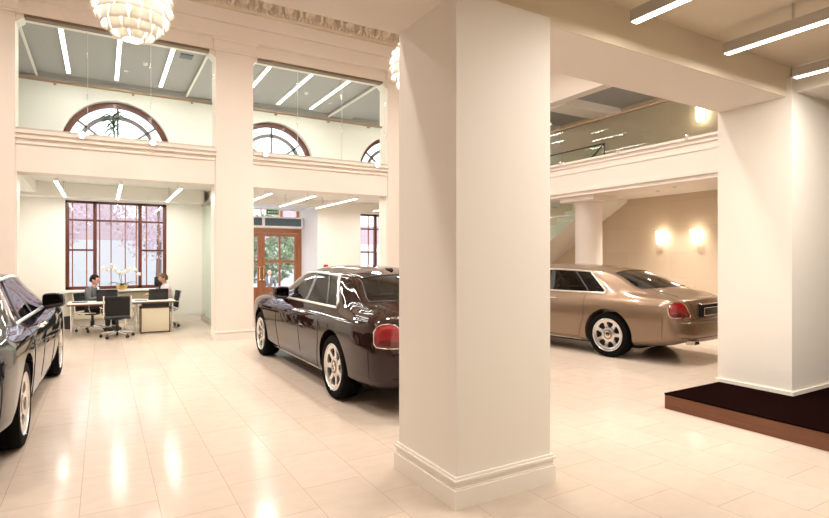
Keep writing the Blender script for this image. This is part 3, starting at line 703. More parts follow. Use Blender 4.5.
ST = [
 station(-1.14, .80, .36, .955, [(.70, .955), (.62, .985), (.53, 1.0), (.44, 1.01), (.24, 1.022), (0, 1.027)]),
 station(-1.02, .925, .31, .98, [(.825, .985), (.75, 1.022), (.65, 1.038), (.55, 1.047), (.29, 1.06), (0, 1.065)]),
 station(-.78, .98, .27, .99, [(.872, 1.005), (.80, 1.055), (.71, 1.083), (.61, 1.098, -.80), (.34, 1.115, -.88), (0, 1.122, -.91)]),
 station(-.50, 1., .24, 1, [(.862, 1.04), (.775, 1.085), (.745, 1.125, -.47), (.68, 1.15, -.46), (.36, 1.178, -.68), (0, 1.188, -.73)]),
 station(0., 1., .20, 1, [(.862, 1.052, -.06), (.775, 1.19, .04), (.66, 1.335, .13), (.575, 1.392, .07), (.32, 1.43, .04), (0, 1.442, .05)]),
 station(.30, 1., .20, 1, [(.862, 1.058, .08), (.755, 1.25, .28), (.648, 1.42, .50), (.565, 1.462, .47), (.33, 1.503, .50), (0, 1.515, .49)]),
 station(.45, 1., .20, 1, [(.862, 1.06, .34), (.755, 1.248, .54), (.647, 1.433, .76), (.565, 1.468, .73), (.33, 1.518, .68), (0, 1.531, .67)]),
 station(.75, 1., .20, 1, [(.862, 1.06, .72), (.755, 1.25, .86), (.646, 1.443, 1.03), (.565, 1.478, 1.01), (.33, 1.532, .98), (0, 1.545, .97)]),
 station(1.16, 1., .20, 1, [(.862, 1.06, 1.16), (.755, 1.252, 1.20), (.645, 1.448, 1.26), (.565, 1.482, 1.26), (.33, 1.54, 1.25), (0, 1.554, 1.25)]),
 station(1.26, 1., .20, 1, [(.862, 1.06, 1.26), (.755, 1.252, 1.30), (.645, 1.448, 1.34), (.565, 1.482, 1.34), (.33, 1.54, 1.34), (0, 1.554, 1.34)]),
 station(1.75, 1., .20, 1, [(.862, 1.06, 1.75), (.755, 1.245, 1.72), (.646, 1.432, 1.68), (.565, 1.468, 1.68), (.33, 1.53, 1.69), (0, 1.545, 1.70)]),
 station(2.10, 1., .20, 1, [(.862, 1.06, 2.10), (.765, 1.215, 2.03), (.66, 1.365, 1.96), (.575, 1.42, 1.94), (.33, 1.485, 1.97), (0, 1.502, 1.99)]),
 station(2.40, 1., .20, 1, [(.87, 1.048, 2.42), (.855, 1.068, 2.43), (.835, 1.09, 2.44), (.78, 1.097, 2.47), (.42, 1.105, 2.62), (0, 1.11, 2.68)]),
 station(2.75, 1., .20, 1, [(.91, 1.022), (.86, 1.052), (.78, 1.068), (.68, 1.074), (.36, 1.088, 2.86), (0, 1.093, 2.88)]),
 station(3.30, .995, .20, .99, [(.905, 1.0), (.84, 1.035), (.75, 1.05), (.63, 1.055), (.33, 1.068), (0, 1.073)]),
 station(3.80, .965, .22, .965, [(.865, .955), (.80, .995), (.71, 1.018), (.565, 1.03), (.3, 1.042), (0, 1.046)]),
 station(4.02, .87, .25, .94, [(.79, .92), (.73, .96), (.65, .985), (.54, 1.0), (.28, 1.018), (0, 1.022)]),
 station(4.11, .74, .28, .92, [(.67, .88), (.62, .92), (.55, .945), (.46, .965), (.24, .985), (0, .99)]),
]
TK = [s[0] for s in ST]; NET = np.array([s[1] for s in ST])     # stations x j x 3
NJ = NET.shape[1]
def catmull(P, v):
    j = min(int(v), len(P)-2); f = v-j
    p1, p2 = P[j], P[j+1]; p0 = P[j-1] if j > 0 else 2*p1-p2; p3 = P[j+2] if j+2 < len(P) else np.array([-P[j][0], P[j][1], P[j][2]])
    if j <= 1: return p1+(p2-p1)*f if j == 0 else _h(p1, p1*0+(p2-p1), p2, (p3-p1)/2, f)
    return _h(p1, (p2-p0)/2, p2, (p3-p1)/2, f)
def _h(a, ma, b, mb, t): return a*(2*t**3-3*t**2+1)+ma*(t**3-2*t**2+t)+b*(-2*t**3+3*t**2)+mb*(t**3-t**2)
_cache = {}
def column(t):
    t = round(t, 5)
    if t not in _cache:
        _cache[t] = np.array([[pchip(TK, NET[:, j, c], np.array(t)) for c in range(3)] for j in range(NJ)])
    return _cache[t]
def E(t, v, sx=1):
    p = catmull(column(t), v); return Vector((p[0]*sx, p[1], p[2]))
def body_solid():
    ts = sorted(set([round(x, 4) for x in TK]+[-1.08, -.96, -.90, -.84, -.70, -.62, -.56, 2.30]+[round(v, 4) for v in np.arange(-.4, 4.0, .10)]))
    out = [ts[0]]
    for t in ts[1:]:
        if t-out[-1] < .028 and t not in [round(x, 4) for x in TK]: continue
        out.append(t)
    ts = out
    vs = [0, .5, 1, 1.5, 2, 2.5, 3, 3.33, 3.67, 4, 4.09, 4.17, 4.33, 4.67, 5, 5.33, 5.67, 6, 6.33, 6.67, 7, 7.33, 7.67, 8, 8.33, 8.67, 9, 9.33, 9.67, 10, 10.25, 10.5, 10.75, 11, 11.25, 11.5, 11.75, 12]
    NV = len(vs); V = []; F = []; MI = []
    grid = {}
    for sx in (1, -1):
        for i, t in enumerate(ts):
            for k, v in enumerate(vs):
                grid[sx, i, k] = len(V); V.append(E(t, v, sx))
    def cls(t, v):
        e = 1e-4
        if 7 < v < 9:
            if .3-e < t < 1.16: return 1
            if 1.16 < t < 1.26: return 5
            if 1.26 < t < 2.4: return 2
        if v > 10:
            if -.5 < t < 0: return 3
            if 2.1 < t < 2.4: return 4
        if 2 < v < 7:
            if .45 < t < 1.21: return 6
            if 1.21 < t < 2.30: return 7
        return 0
    # door split sits on the 1.16..1.26 column: treat 1.16 as the split
    for i in range(len(ts)-1):
        for k in range(NV-1):
            tm = (ts[i]+ts[i+1])/2; vm = (vs[k]+vs[k+1])/2; c = cls(tm, vm)
            for sx in (1, -1):
                a, b, d, e = grid[sx, i, k], grid[sx, i+1, k], grid[sx, i+1, k+1], grid[sx, i, k+1]
                F.append((a, b, d, e) if sx == 1 else (a, e, d, b)); MI.append(c)
    m = 12
    for i, sgn, bulge in ((0, -1, .10), (len(ts)-1, 1, .06)):
        rows = []
        xm = max(abs(V[grid[1, i, k]].x) for k in range(NV))
        for k in range(2, NV):
            p = V[grid[1, i, k]]; row = []
            for q in range(m+1):
                if q == 0: row.append(grid[-1, i, k]); continue
                if q == m: row.append(grid[1, i, k]); continue
                x = p.x*(2*q/m-1); e = 1-(x/xm)**2-(1-(p.x/xm)**2)*(1 if False else 0)
                e2 = 1-(2*q/m-1)**2
                z = p.z
                y = p.y+sgn*bulge*e2*min(1, p.x/xm*1.0)
                if sgn < 0:
                    s_ = min(1, max(0, (.672-z)/.014)); y -= .085*s_*min(1, e2*3)
                row.append(len(V)); V.append(Vector((x, y, z)))
            rows.append(row)
        for a, b in zip(rows, rows[1:]):
            for q in range(m): F.append((a[q], a[q+1], b[q+1], b[q]) if sgn < 0 else (a[q], b[q], b[q+1], a[q+1])); MI.append(0)
        r0 = rows[0]; c0 = grid[1, i, 0]; cl0, cr0 = grid[-1, i, 1], grid[1, i, 1]
        F.append(tuple(r0)+(cr0, c0, cl0) if sgn > 0 else tuple([cl0, c0, cr0]+r0[::-1])); MI.append(0)
    me = bpy.data.meshes.new('body_tmp'); me.from_pydata(V, [], F)
    for p, c in zip(me.polygons, MI): p.material_index = c
    bm = bmesh.new(); bm.from_mesh(me); bmesh.ops.remove_doubles(bm, verts=bm.verts, dist=2e-4)
    bmesh.ops.dissolve_degenerate(bm, dist=1e-5, edges=bm.edges)
    bmesh.ops.recalc_face_normals(bm, faces=bm.faces); bm.to_mesh(me)
    open_e = sum(1 for e in bm.edges if len(e.link_faces) != 2); bm.free()
    print('body open edges', open_e)
    return me
WB = 3.295; WR = .372; ARCH = .432
def cut_body():
    me = body_solid()
    mats = [PAINT]*10
    for m_ in mats: me.materials.append(m_)
    o = bpy.data.objects.new('body_tmp', me); COL.objects.link(o)
    cb = MB()
    for y in (0, WB):
        for sx in (1, -1):
            T = Matrix.Translation((sx*.95, y, WR+.005)) @ Matrix.Rotation(R(90), 4, 'Y')
            cb.lathe([(0, -.32), (ARCH, -.32), (ARCH, .32), (0, .32)], 56, 8, T)
    c = cb.build('cut_tmp', mats)
    bo = o.modifiers.new('b', 'BOOLEAN'); bo.operation = 'DIFFERENCE'; bo.object = c; bo.solver = 'EXACT'
    dg = bpy.context.evaluated_depsgraph_get(); dg.update()
    res = bpy.data.meshes.new_from_object(o.evaluated_get(dg))
    bpy.data.objects.remove(o); bpy.data.objects.remove(c)
    return res
BODY = cut_body()
def split(me, keep, name, smooth=True):
    n = me.copy(); n.name = name
    bm = bmesh.new(); bm.from_mesh(n)
    bmesh.ops.delete(bm, geom=[f for f in bm.faces if f.material_index not in keep], context='FACES')
    idx = {k: i for i, k in enumerate(keep)}
    for f in bm.faces: f.material_index = idx[f.material_index]; f.smooth = smooth
    bm.to_mesh(n); bm.free(); n.materials.clear(); n.set_sharp_from_angle(angle=R(35))
    return n
def bvh_of(me): return BVHTree.FromPolygons([v.co.copy() for v in me.vertices], [tuple(p.vertices) for p in me.polygons])
BV = bvh_of(BODY)
# side-specific splits
def half(me, sx):
    n = me.copy(); bm = bmesh.new(); bm.from_mesh(n)
    bmesh.ops.delete(bm, geom=[f for f in bm.faces if f.calc_center_median().x*sx < 0], context='FACES'); bm.to_mesh(n); bm.free(); return n
PANEL = {'body': split(BODY, [0, 8], 'body')}
for nm, k in (('rear_side_window', 1), ('front_side_window', 2), ('door_pillar', 5), ('rear_door', 6), ('front_door', 7)):
    s_ = split(BODY, [k], nm)
    for sx in (1, -1): PANEL[nm, sx] = half(s_, sx)
PANEL['rear_window'] = split(BODY, [3], 'rear_window'); PANEL['windshield'] = split(BODY, [4], 'windshield')

def cast(o, d):
    h = BV.ray_cast(Vector(o), Vector(d).normalized()); return h[0], h[1]
def patch(mb, origin, d, u, v, outline, off=.006, depth=.02, mat=0, rings=5):
    """outline: list of (a,b) in the plane (u,v) at origin; projected along d on the body, raised by off"""
    d = Vector(d).normalized(); u = Vector(u); v = Vector(v); O = Vector(origin)
    n = len(outline); ca = sum(p[0] for p in outline)/n; cb_ = sum(p[1] for p in outline)/n
    V = []; 
    def hit(a, b):
        o = O+u*a+v*b; h, nn = cast(o, d); return (h, nn) if h is not None else (o+d*1.0, -d)
    h, nn = hit(ca, cb_); V.append(h-d*off)
    for r in range(1, rings+1):
        f = r/rings
        for a, b in outline:
            h, nn = hit(ca+(a-ca)*f, cb_+(b-cb_)*f); V.append(h-d*(off if r < rings else off*.7))
    for a, b in outline:
        h, nn = hit(a, b); V.append(h+d*depth)
    F = [(0, 1+i, 1+(i+1) % n) for i in range(n)]
    for r in range(rings):
        for i in range(n):
            F.append((1+r*n+i, 1+(r+1)*n+i, 1+(r+1)*n+(i+1) % n, 1+r*n+(i+1) % n))
    mb.add(V, F, mat, True); return mb
def rim_tube(mb, origin, d, u, v, outline, r, off=.004, mat=0):
    d = Vector(d).normalized(); pts = []
    for a, b in outline:
        h, nn = cast(Vector(origin)+Vector(u)*a+Vector(v)*b, d)
        if h is not None: pts.append(h-d*off)
    mb.tube(pts, r, 6, mat, closed=True); return mb
def superell(a, b, e=3.0, n=28, cx=0, cy=0, skew=0):
    out = []
    for k in range(n):
        t = 2*PI*k/n; c, s = math.cos(t), math.sin(t)
        x = abs(c)**(2/e)*(1 if c > 0 else -1)*a; y = abs(s)**(2/e)*(1 if s > 0 else -1)*b
        out.append((cx+x+skew*y, cy+y))
    return out
def side_seam(mb, pts, sx, r=.0035, mat=0):
    P = []
    for i in range(len(pts)-1):
        for k in range(6):
            f = k/6; P.append((pts[i][0]+(pts[i+1][0]-pts[i][0])*f, pts[i][1]+(pts[i+1][1]-pts[i][1])*f))
    P.append(pts[-1]); Q = []
    for y, z in P:
        h, n = cast((sx*2, y, z), (-sx, 0, 0))
        if h is not None and abs(h.x) > .5: Q.append(h+Vector((sx*.0005, 0, 0)))
    if len(Q) > 1: mb.tube(Q, r, 5, mat)
def dir_seam(mb, pts, d, r=.0035, mat=0, back=2.0):
    d = Vector(d).normalized(); Q = []
    for i in range(len(pts)-1):
        for k in range(8):
            p = Vector(pts[i]).lerp(Vector(pts[i+1]), k/8); h, n = cast(p-d*back, d)
            if h is not None: Q.append(h-d*.0005)
    if len(Q) > 1: mb.tube(Q, r, 5, mat)

# wheel meshes, axis = +X outward
def wheel_meshes():
    RX = Matrix.Rotation(R(90), 4, 'Y')
    ty = MB()
    prof = [(.262, -.12), (.285, -.128), (.33, -.134), (.355, -.126), (.369, -.105), (.372, -.06), (.372, -.045), (.364, -.043), (.364, -.035), (.372, -.033), (.372, -.004), (.364, -.002), (.364, .006), (.372, .008), (.372, .033), (.364, .035), (.364, .043), (.372, .045), (.372, .06),
            (.369, .105), (.355, .126), (.33, .134), (.285, .128), (.262, .12), (.25, .09), (.25, -.09)]
    ty.lathe(prof, 64, 0, RX, close=True)
    rm = MB(); NS = 7; n = NS*20
    radii = [.050, .085, .108, .120, .145, .172, .200, .217, .230, .246, .262]
    dep = [.108, .106, .100, .098, .098, .101, .106, .109, .114, .118, .120]
    V = []; F = []
    for i, r in enumerate(radii):
        for k in range(n):
            a = 2*PI*k/n; V.append((dep[i], r*math.cos(a), r*math.sin(a)))
    for i in range(len(radii)-1):
        rm_ = (radii[i]+radii[i+1])/2
        for k in range(n):
            ph = (k+.5) % 20
            hw_ = 0
            if .120 < rm_ < .217: hw_ = 4.9+2.7*(rm_-.120)/.097
            if rm_ < .145 and hw_: hw_ -= .7
            if rm_ > .200 and hw_: hw_ -= 1.5
            if abs(ph-10) < hw_: continue
            F.append((i*n+k, i*n+(k+1) % n, (i+1)*n+(k+1) % n, (i+1)*n+k))
    rm.add(V, F, 0, True)
    bmx = bmesh.new(); me = bpy.data.meshes.new('rim'); me.from_pydata(rm.v, [], rm.f); bmx.from_mesh(me)
    g = bmesh.ops.extrude_face_region(bmx, geom=list(bmx.faces)); 
    for e in g['geom']:
        if isinstance(e, bmesh.types.BMVert): e.co.x -= .035
    bmesh.ops.recalc_face_normals(bmx, faces=bmx.faces); bmx.verts.index_update()
    r2 = MB(); r2.add([v_.co.copy() for v_ in bmx.verts], [[q.index for q in f.verts] for f in bmx.faces], 0, True); bmx.free()
    r2.lathe([(.262, .122), (.268, .130), (.274, .128), (.272, .115), (.262, .112)], 64, 0, RX, close=True)
    r2.lathe([(.262, .115), (.255, .02), (.262, -.12)], 48, 0, RX)
    dk = MB(); dk.lathe([(0, .045), (.245, .045), (.25, -.05), (0, -.05)], 48, 0, RX)
    hub = MB(); hub.lathe([(0, .118), (.045, .117), (.052, .114), (.052, .095)], 28, 0, RX); 
    hub.lathe([(.052, .111), (.070, .110), (.082, .105), (.082, .09)], 28, 1, RX)
    return ty, r2, dk, hub
W_TY, W_RIM, W_DK, W_HUB = wheel_meshes()
HUBRING = pbr('hub_ring_bronze', (.30, .20, .13), .35, .7)
_wm = {}
def wheel(root, sx, y, rz=0):
    first = not _wm
    if first:
        t = W_TY.build('wheel', RUBBER); rm = W_RIM.build('rim', RIM, t); dk = W_DK.build('brake_disc', WELL, t); hb = W_HUB.build('hub_cap', [CHROME, HUBRING], t)
        tx = text_part('RR', 'badge', .055, BLACK, hb, (.1185, 0, 0), (R(90), 0, R(90)), .001)
        _wm['w'] = t; o = t
    else:
        def rec(q, par):
            c = q.copy(); COL.objects.link(c)
            if par: c.parent = par
            for ch in q.children: rec(ch, c)
            return c
        o = rec(_wm['w'], None)
    o.parent = root; o.location = (sx*.822, y, WR); o.rotation_euler = (random.uniform(0, 6.28), 0, 0 if sx > 0 else PI)
    return o

def make_car(label, loc, a, paint, seatmat):
    root = thing('luxury_saloon_car', label, 'car', loc, a, 'luxury saloon cars')
    def ob(me, name, mats, parent=root):
        me.materials.clear()
        for m_ in mats: me.materials.append(m_)
        o = bpy.data.objects.new(name, me); COL.objects.link(o); o.parent = parent; return o
    body = ob(PANEL['body'].copy(), 'body', [paint, WELL])
    for sx in (1, -1):
        rdoor = ob(PANEL['rear_door', sx].copy(), 'rear_door', [paint]); fdoor = ob(PANEL['front_door', sx].copy(), 'front_door', [paint])
        ob(PANEL['rear_side_window', sx].copy(), 'side_window', [CARGLASSD]); ob(PANEL['front_side_window', sx].copy(), 'side_window', [CARGLASS])
        ob(PANEL['door_pillar', sx].copy(), 'door_pillar', [BLACK])
        # chrome surround
        pts = [E(t, 7, sx) for t in np.linspace(.30, 2.40, 26)]+[E(2.40, v, sx) for v in (7.5, 8, 8.5)]+[E(t, 9, sx) for t in np.linspace(2.40, .30, 30)]+[E(.30, v, sx) for v in (8.67, 8.33, 8, 7.67, 7.33)]
        nrm = Vector((sx*.93, 0, .37))
        MB().tube([p+nrm*.004 for p in pts], .017, 6, 0, closed=True).build('window_trim', BRIGHT, root)
        dv = MB()
        for t in (.50,):
            dv.tube([E(t, v, sx)+nrm*.002 for v in np.linspace(7, 9, 8)], .012, 6)
        dv.build('window_divider', BLACK, root)
        sm = MB()
        side_seam(sm, [(.45, 1.02), (.45, .62), (.50, .52), (.55, .36), (.56, .28)], sx); side_seam(sm, [(1.21, 1.03), (1.21, .30)], sx)
        side_seam(sm, [(2.30, 1.03), (2.30, .62), (2.26, .36), (2.25, .28)], sx); side_seam(sm, [(.56, .285), (2.25, .285)], sx)
        sm.build('door_seam', WELL, root)
        for y, dpar in ((1.08, rdoor), (1.36, fdoor)):
            hm = MB(); h, n_ = cast((sx*2, y, .935), (-sx, 0, 0)); x = h.x
            hm.tube([(x-sx*.01, y-.09, .935), (x+sx*.026, y-.07, .937), (x+sx*.03, y, .938), (x+sx*.026, y+.07, .937), (x-sx*.01, y+.09, .935)], .012, 8)
            hm.build('door_handle', CHROME, dpar)
        # chrome sill line
        sl = MB(); side_seam(sl, [(.55, .235), (1.6, .235), (2.75, .235)], sx, .007); sl.build('sill_trim', CHROME, root)
        # mirror
        mr = MB(); mx = sx*.985
        T = Matrix.Translation((mx, 1.97, 1.145)) @ Matrix.Rotation(R(-sx*8), 4, 'Z')
        mr.add(*[(lambda vs, fs: (vs, fs))(*q) for q in [superbox(T, .112, .075, .088)]][0], 0, True)
        mo = mr.build('wing_mirror', [paint], root)
        MB().tube([(sx*.885, 2.12, 1.045), (sx*.98, 1.99, 1.07)], .022, 8, 0, flat=.6).build('mirror_arm', BLACK, mo)
        gm = MB(); gm.add([T @ Vector((q[0], -.0755, q[1])) for q in superell(.098, .072, 4)], [tuple(range(28))]); gm.build('mirror_glass', MIRR, mo)
        # tail light
        d = Vector((-sx*.45, .89, 0)); u = Vector((d.y, -d.x, 0))*sx
        O = Vector((sx*.745, -1.04, .855))-d*.7
        out = [(.00, -.115), (.055, -.118), (.085, -.108), (.094, -.075), (.085, -.03), (.068, .02), (.045, .068), (.015, .103), (-.02, .116), (-.055, .108), (-.078, .085), (-.09, .04), (-.092, -.02), (-.09, -.075), (-.08, -.106), (-.04, -.114)]
        out = [(-(p[0]+.025)*1.55-(.03 if p[1] < -.06 and p[0] > 0 else 0), p[1]) for p in out]
        out = [(p[0]*(1.45 if p[0] > 0 else 1), p[1]) for p in out]
        tl = patch(MB(), O, d, u, Vector((0, 0, 1)), out, .012, .02).build('tail_light', REDLENS, root)
        rim_tube(MB(), O, d, u, Vector((0, 0, 1)), [(p[0]*1.05, p[1]*1.05) for p in out], .007).build('lamp_bezel', CHROME, tl)
        patch(MB(), O, d, u, Vector((0, 0, 1)), [(p[0]*.8, p[1]*.35-.07) for p in out], .015, .0).build('lower_lens', REDLENSD, tl)
        # exhaust
        h, _ = cast((sx*.56, -3, .40), (0, 1, 0)); yy = h.y
        ex_ = MB(); o1 = [(-.085, -.03), (.085, -.03), (.07, .03), (-.06, .03)]
        o1 = [(p[0]*1.15*(1 if sx > 0 else -1), p[1]) for p in o1]
        zc = .352
        for q in range(4):
            a_, b_ = o1[q], o1[(q+1) % 4]
            ex_.add([(sx*.55+a_[0], yy-.03, zc+a_[1]), (sx*.55+b_[0], yy-.03, zc+b_[1]), (sx*.55+b_[0]*.86, yy-.03, zc+b_[1]*.8), (sx*.55+a_[0]*.86, yy-.03, zc+a_[1]*.8),
                     (sx*.55+a_[0], yy+.10, zc+a_[1]), (sx*.55+b_[0], yy+.10, zc+b_[1]), (sx*.55+b_[0]*.8, yy+.10, zc+b_[1]*.7), (sx*.55+a_[0]*.8, yy+.10, zc+a_[1]*.7)],
                    [(0, 1, 2, 3), (0, 4, 5, 1), (3, 2, 6, 7), (4, 7, 6, 5)])
        eo = ex_.build('exhaust_tip', CHROME, root)
        MB().add([(sx*.55+p[0]*.9, yy-.022, zc+p[1]*.8) for p in o1], [(0, 1, 2, 3)]).build('exhaust_opening', WELL, eo)
        # headlight
        patch(MB(), (sx*.62, 6, .80), (0, -1, 0), (1, 0, 0), (0, 0, 1), superell(.13, .05, 5), .01, .02).build('headlight', CHROME, root)
    ob(PANEL['rear_window'].copy(), 'rear_window', [CARGLASSD]); ob(PANEL['windshield'].copy(), 'windshield', [CARGLASS])
    rt = MB(); pts = [E(t, 10, 1) for t in np.linspace(-.5, 0, 10)]+[E(0, v, 1) for v in np.linspace(10.3, 12, 6)]+[E(0, v, -1) for v in np.linspace(11.7, 10, 6)]+[E(t, 10, -1) for t in np.linspace(-.06, -.5, 9)]+[E(-.5, v, -1) for v in np.linspace(10.3, 12, 6)]+[E(-.5, v, 1) for v in np.linspace(11.7, 10.3, 5)]
    rt.tube([p+Vector((0, -.001, .002)) for p in pts], .007, 6, 0, closed=True); rt.build('rear_window_seal', BLACK, root)
    # boot lid seams, bumper seam, number plate
    ts_ = MB()
    for sx in (1, -1):
        dir_seam(ts_, [(sx*.60, -.56, 1.1), (sx*.62, -.8, 1.1), (sx*.60, -1.05, 1.05)], (0, 0, -1))
        dir_seam(ts_, [(sx*.60, -1.1, .99), (sx*.50, -1.1, .85), (sx*.44, -1.1, .72)], (0, 1, 0))
        side_seam(ts_, [(-.93, .74), (-.90, .34)], sx)
    dir_seam(ts_, [(-.44, -1.1, .715), (.44, -1.1, .715)], (0, 1, 0))
    dir_seam(ts_, [(-.74, -1.1, .42), (0, -1.1, .42), (.74, -1.1, .42)], (0, 1, 0), .005)
    ts_.build('boot_seam', WELL, root)
    h, _ = cast((0, -3, .83), (0, 1, 0))
    MB().rbox(-.36, .36, h.y-.012, h.y+.03, .73, .95, .01).build('plate_recess', WELL, root)
    pl = MB().rbox(-.27, .27, h.y-.026, h.y-.01, .755, .87, .006).build('number_plate', BLACK, root)
    pf = MB()
    for z in (.752, .873): pf.tube([(-.275, h.y-.027, z), (.275, h.y-.027, z)], .006)
    for x in (-.275, .275): pf.tube([(x, h.y-.027, .752), (x, h.y-.027, .873)], .006)
    pf.build('plate_frame', CHROME, pl)
    MB().rbox(-.37, .37, h.y-.035, h.y+.02, .925, .95, .006).build('boot_trim', CHROME, root)
    dt = MB(); dir_seam(dt, [(-.70, -1.1, .70), (-.45, -1.1, .70)], (0, 1, 0), .008); dir_seam(dt, [(.45, -1.1, .70), (.70, -1.1, .70)], (0, 1, 0), .008)
    dt.build('bumper_trim', CHROME, root)
    # roof fin
    fz = cast((0, .36, 3), (0, 0, -1))[0].z
    MB().add([(-.035, .44, fz+.02), (.035, .44, fz+.02), (.02, .26, fz-.04), (-.02, .26, fz-.04), (-.006, .30, fz+.022), (.006, .30, fz+.022), (0, .42, fz+.022)],
             [(0, 4, 6), (1, 6, 5), (0, 3, 4), (1, 5, 2), (2, 5, 4, 3), (4, 5, 6), (0, 6, 1), (0, 1, 2, 3)], 0, False).build('roof_aerial', paint, root)
    # grille at the nose
    gy = cast((0, 8, .75), (0, -1, 0))[0].y
    gf = MB(); gf.rbox(-.33, .33, gy-.04, gy+.05, .97, 1.03, .01); gf.rbox(-.33, -.29, gy-.04, gy+.05, .48, .98, .01); gf.rbox(.29, .33, gy-.04, gy+.05, .48, .98, .01); gf.rbox(-.33, .33, gy-.04, gy+.05, .46, .50, .01)
    for k in range(12): gf.box(-.27+k*.047, -.255+k*.047, gy, gy+.035, .5, .97)
    gf.build('radiator_grille', CHROME, root)
    # interior
    it = MB(); it.rbox(-.80, .80, .1, 2.3, .25, .40, .03)
    for sx in (1, -1):
        it.rbox(sx*.40-.25, sx*.40+.25, 1.35, 1.85, .40, .58, .06); it.rbox(sx*.40-.24, sx*.40+.24, 1.22, 1.38, .5, 1.10, .05); it.rbox(sx*.40-.13, sx*.40+.13, 1.20, 1.29, 1.12, 1.27, .035)
        it.rbox(sx*.40-.13, sx*.40+.13, .34, .42, 1.08, 1.22, .035)
    it.rbox(-.74, .74, .40, .95, .40, .58, .06); it.rbox(-.74, .74, .28, .46, .5, 1.04, .06); it.box(-.70, .70, -.1, .30, 1.0, 1.03)
    it.build('seats', seatmat, root)
    MB().rbox(-.80, .80, 2.1, 2.5, .78, 1.02, .05).tube([(-.40+.19*math.cos(q*PI/8), 2.02+.05*math.sin(q*PI/8), .93+.19*math.sin(q*PI/8)) for q in range(16)], .014, 6, 0, closed=True).build('dashboard', DARKIN, root)
    MB().box(-.72, .72, -.45, 3.8, .175, .24).box(-.6, .6, -.6, 3.7, .24, .4).build('underbody', WELL, root)
    for y in (0, WB):
        for sx in (1, -1): wheel(root, sx, y)
    return root
def superbox(T, a, b, c, n=12, m=8, e=.45):
    V = []; F = []
    sp = lambda v, p: (abs(v)**p)*(1 if v >= 0 else -1)
    for i in range(m+1):
        la = -PI/2+PI*i/m
        for k in range(n*2):
            lo = PI*k/n
            V.append(T @ Vector((a*sp(math.cos(la), e)*sp(math.cos(lo), e), b*sp(math.cos(la), e)*sp(math.sin(lo), e), c*sp(math.sin(la), e))))
    N = n*2
    for i in range(m):
        for k in range(N): F.append((i*N+k, i*N+(k+1) % N, (i+1)*N+(k+1) % N, (i+1)*N+k))
    return V, F
MIRR = pbr('mirror_dark_reflection', (.10, .10, .11), .03, 1.0)  # mirror tinted dark: its dark reflection is put into the colour
BRIGHT = pbr('satin_chrome_trim', (.92, .91, .89), .28, 1.0)
P_BROWN = pbr('dark_maroon_paint', (.020, .0062, .0045), .25, 0, coat=1.0, coat_rough=.015, spec=0.0)
P_BRONZE = pbr('rose_bronze_paint', (.25, .168, .108), .30, .5, coat=1.0, coat_rough=.02)
P_NAVY = pbr('midnight_grey_paint', (.010, .011, .015), .25, 0, coat=1.0, coat_rough=.015, spec=0.0)
make_car('midnight grey saloon car at the left edge of the photo', (-1.535, 5.79, 0), R(-1.3), P_NAVY, DARKIN)
make_car('dark maroon saloon car parked left of the foreground pillar', (3.28, 5.88, 0), R(0), P_BROWN, DARKIN)
make_car('rose bronze saloon car parked before the stone wall with sconces', (8.225, 6.18, 0), R(8), P_BRONZE, DARKIN)

# ------------------------------------------------------------------ office furniture and people
def desk(label, x0, x1, y0, y1, leftlegs=True, cab=None):
    o = thing('desk', label, 'desk', ((x0+x1)/2, (y0+y1)/2, 0), 0, 'white desks')
    h = (x1-x0)/2; d = (y1-y0)/2
    MB().rbox(-h, h, -d, d, .69, .715, .006).build('desk_top', DESKW, o)
    MB().box(-h, h, -d-.006, -d+.004, .665, .691).box(-h, h, d-.004, d, .665, .691).build('edge_band', WALNUT, o)
    legs = [(-h+.08, -d+.08), (-h+.08, d-.08), (h-.06, -d+.08), (h-.06, d-.08)]
    for x, y in legs:
        MB().cyl((x, y, .0), (x, y, .69), .022, 12).build('leg', CHROME, o)
    return o
desk('white desk with walnut edge and steel legs before the man in the grey suit', -.63, .50, 12.98, 13.80)
desk('white desk with walnut edge over the cream cabinet before the man in the pink shirt', .56, 1.42, 13.05, 13.80)
cb = thing('desk_cabinet', 'cream fronted cabinet with dark sides under the right desk', 'cabinet', (1.02, 13.12, 0))
MB().box(-.30, -.27, 0, .5, 0, .57).box(.27, .30, 0, .5, 0, .57).box(-.30, .30, 0, .5, .55, .57).box(-.27, .27, .03, .5, .02, .55).build('carcass', WALNUT, cb)
MB().rbox(-.275, .275, -.01, .03, .03, .545, .004).build('front_panel', CREAMP, cb)
MB().box(-.26, .26, .02, .4, .57, .655).build('keyboard_shelf', BLACK, cb)

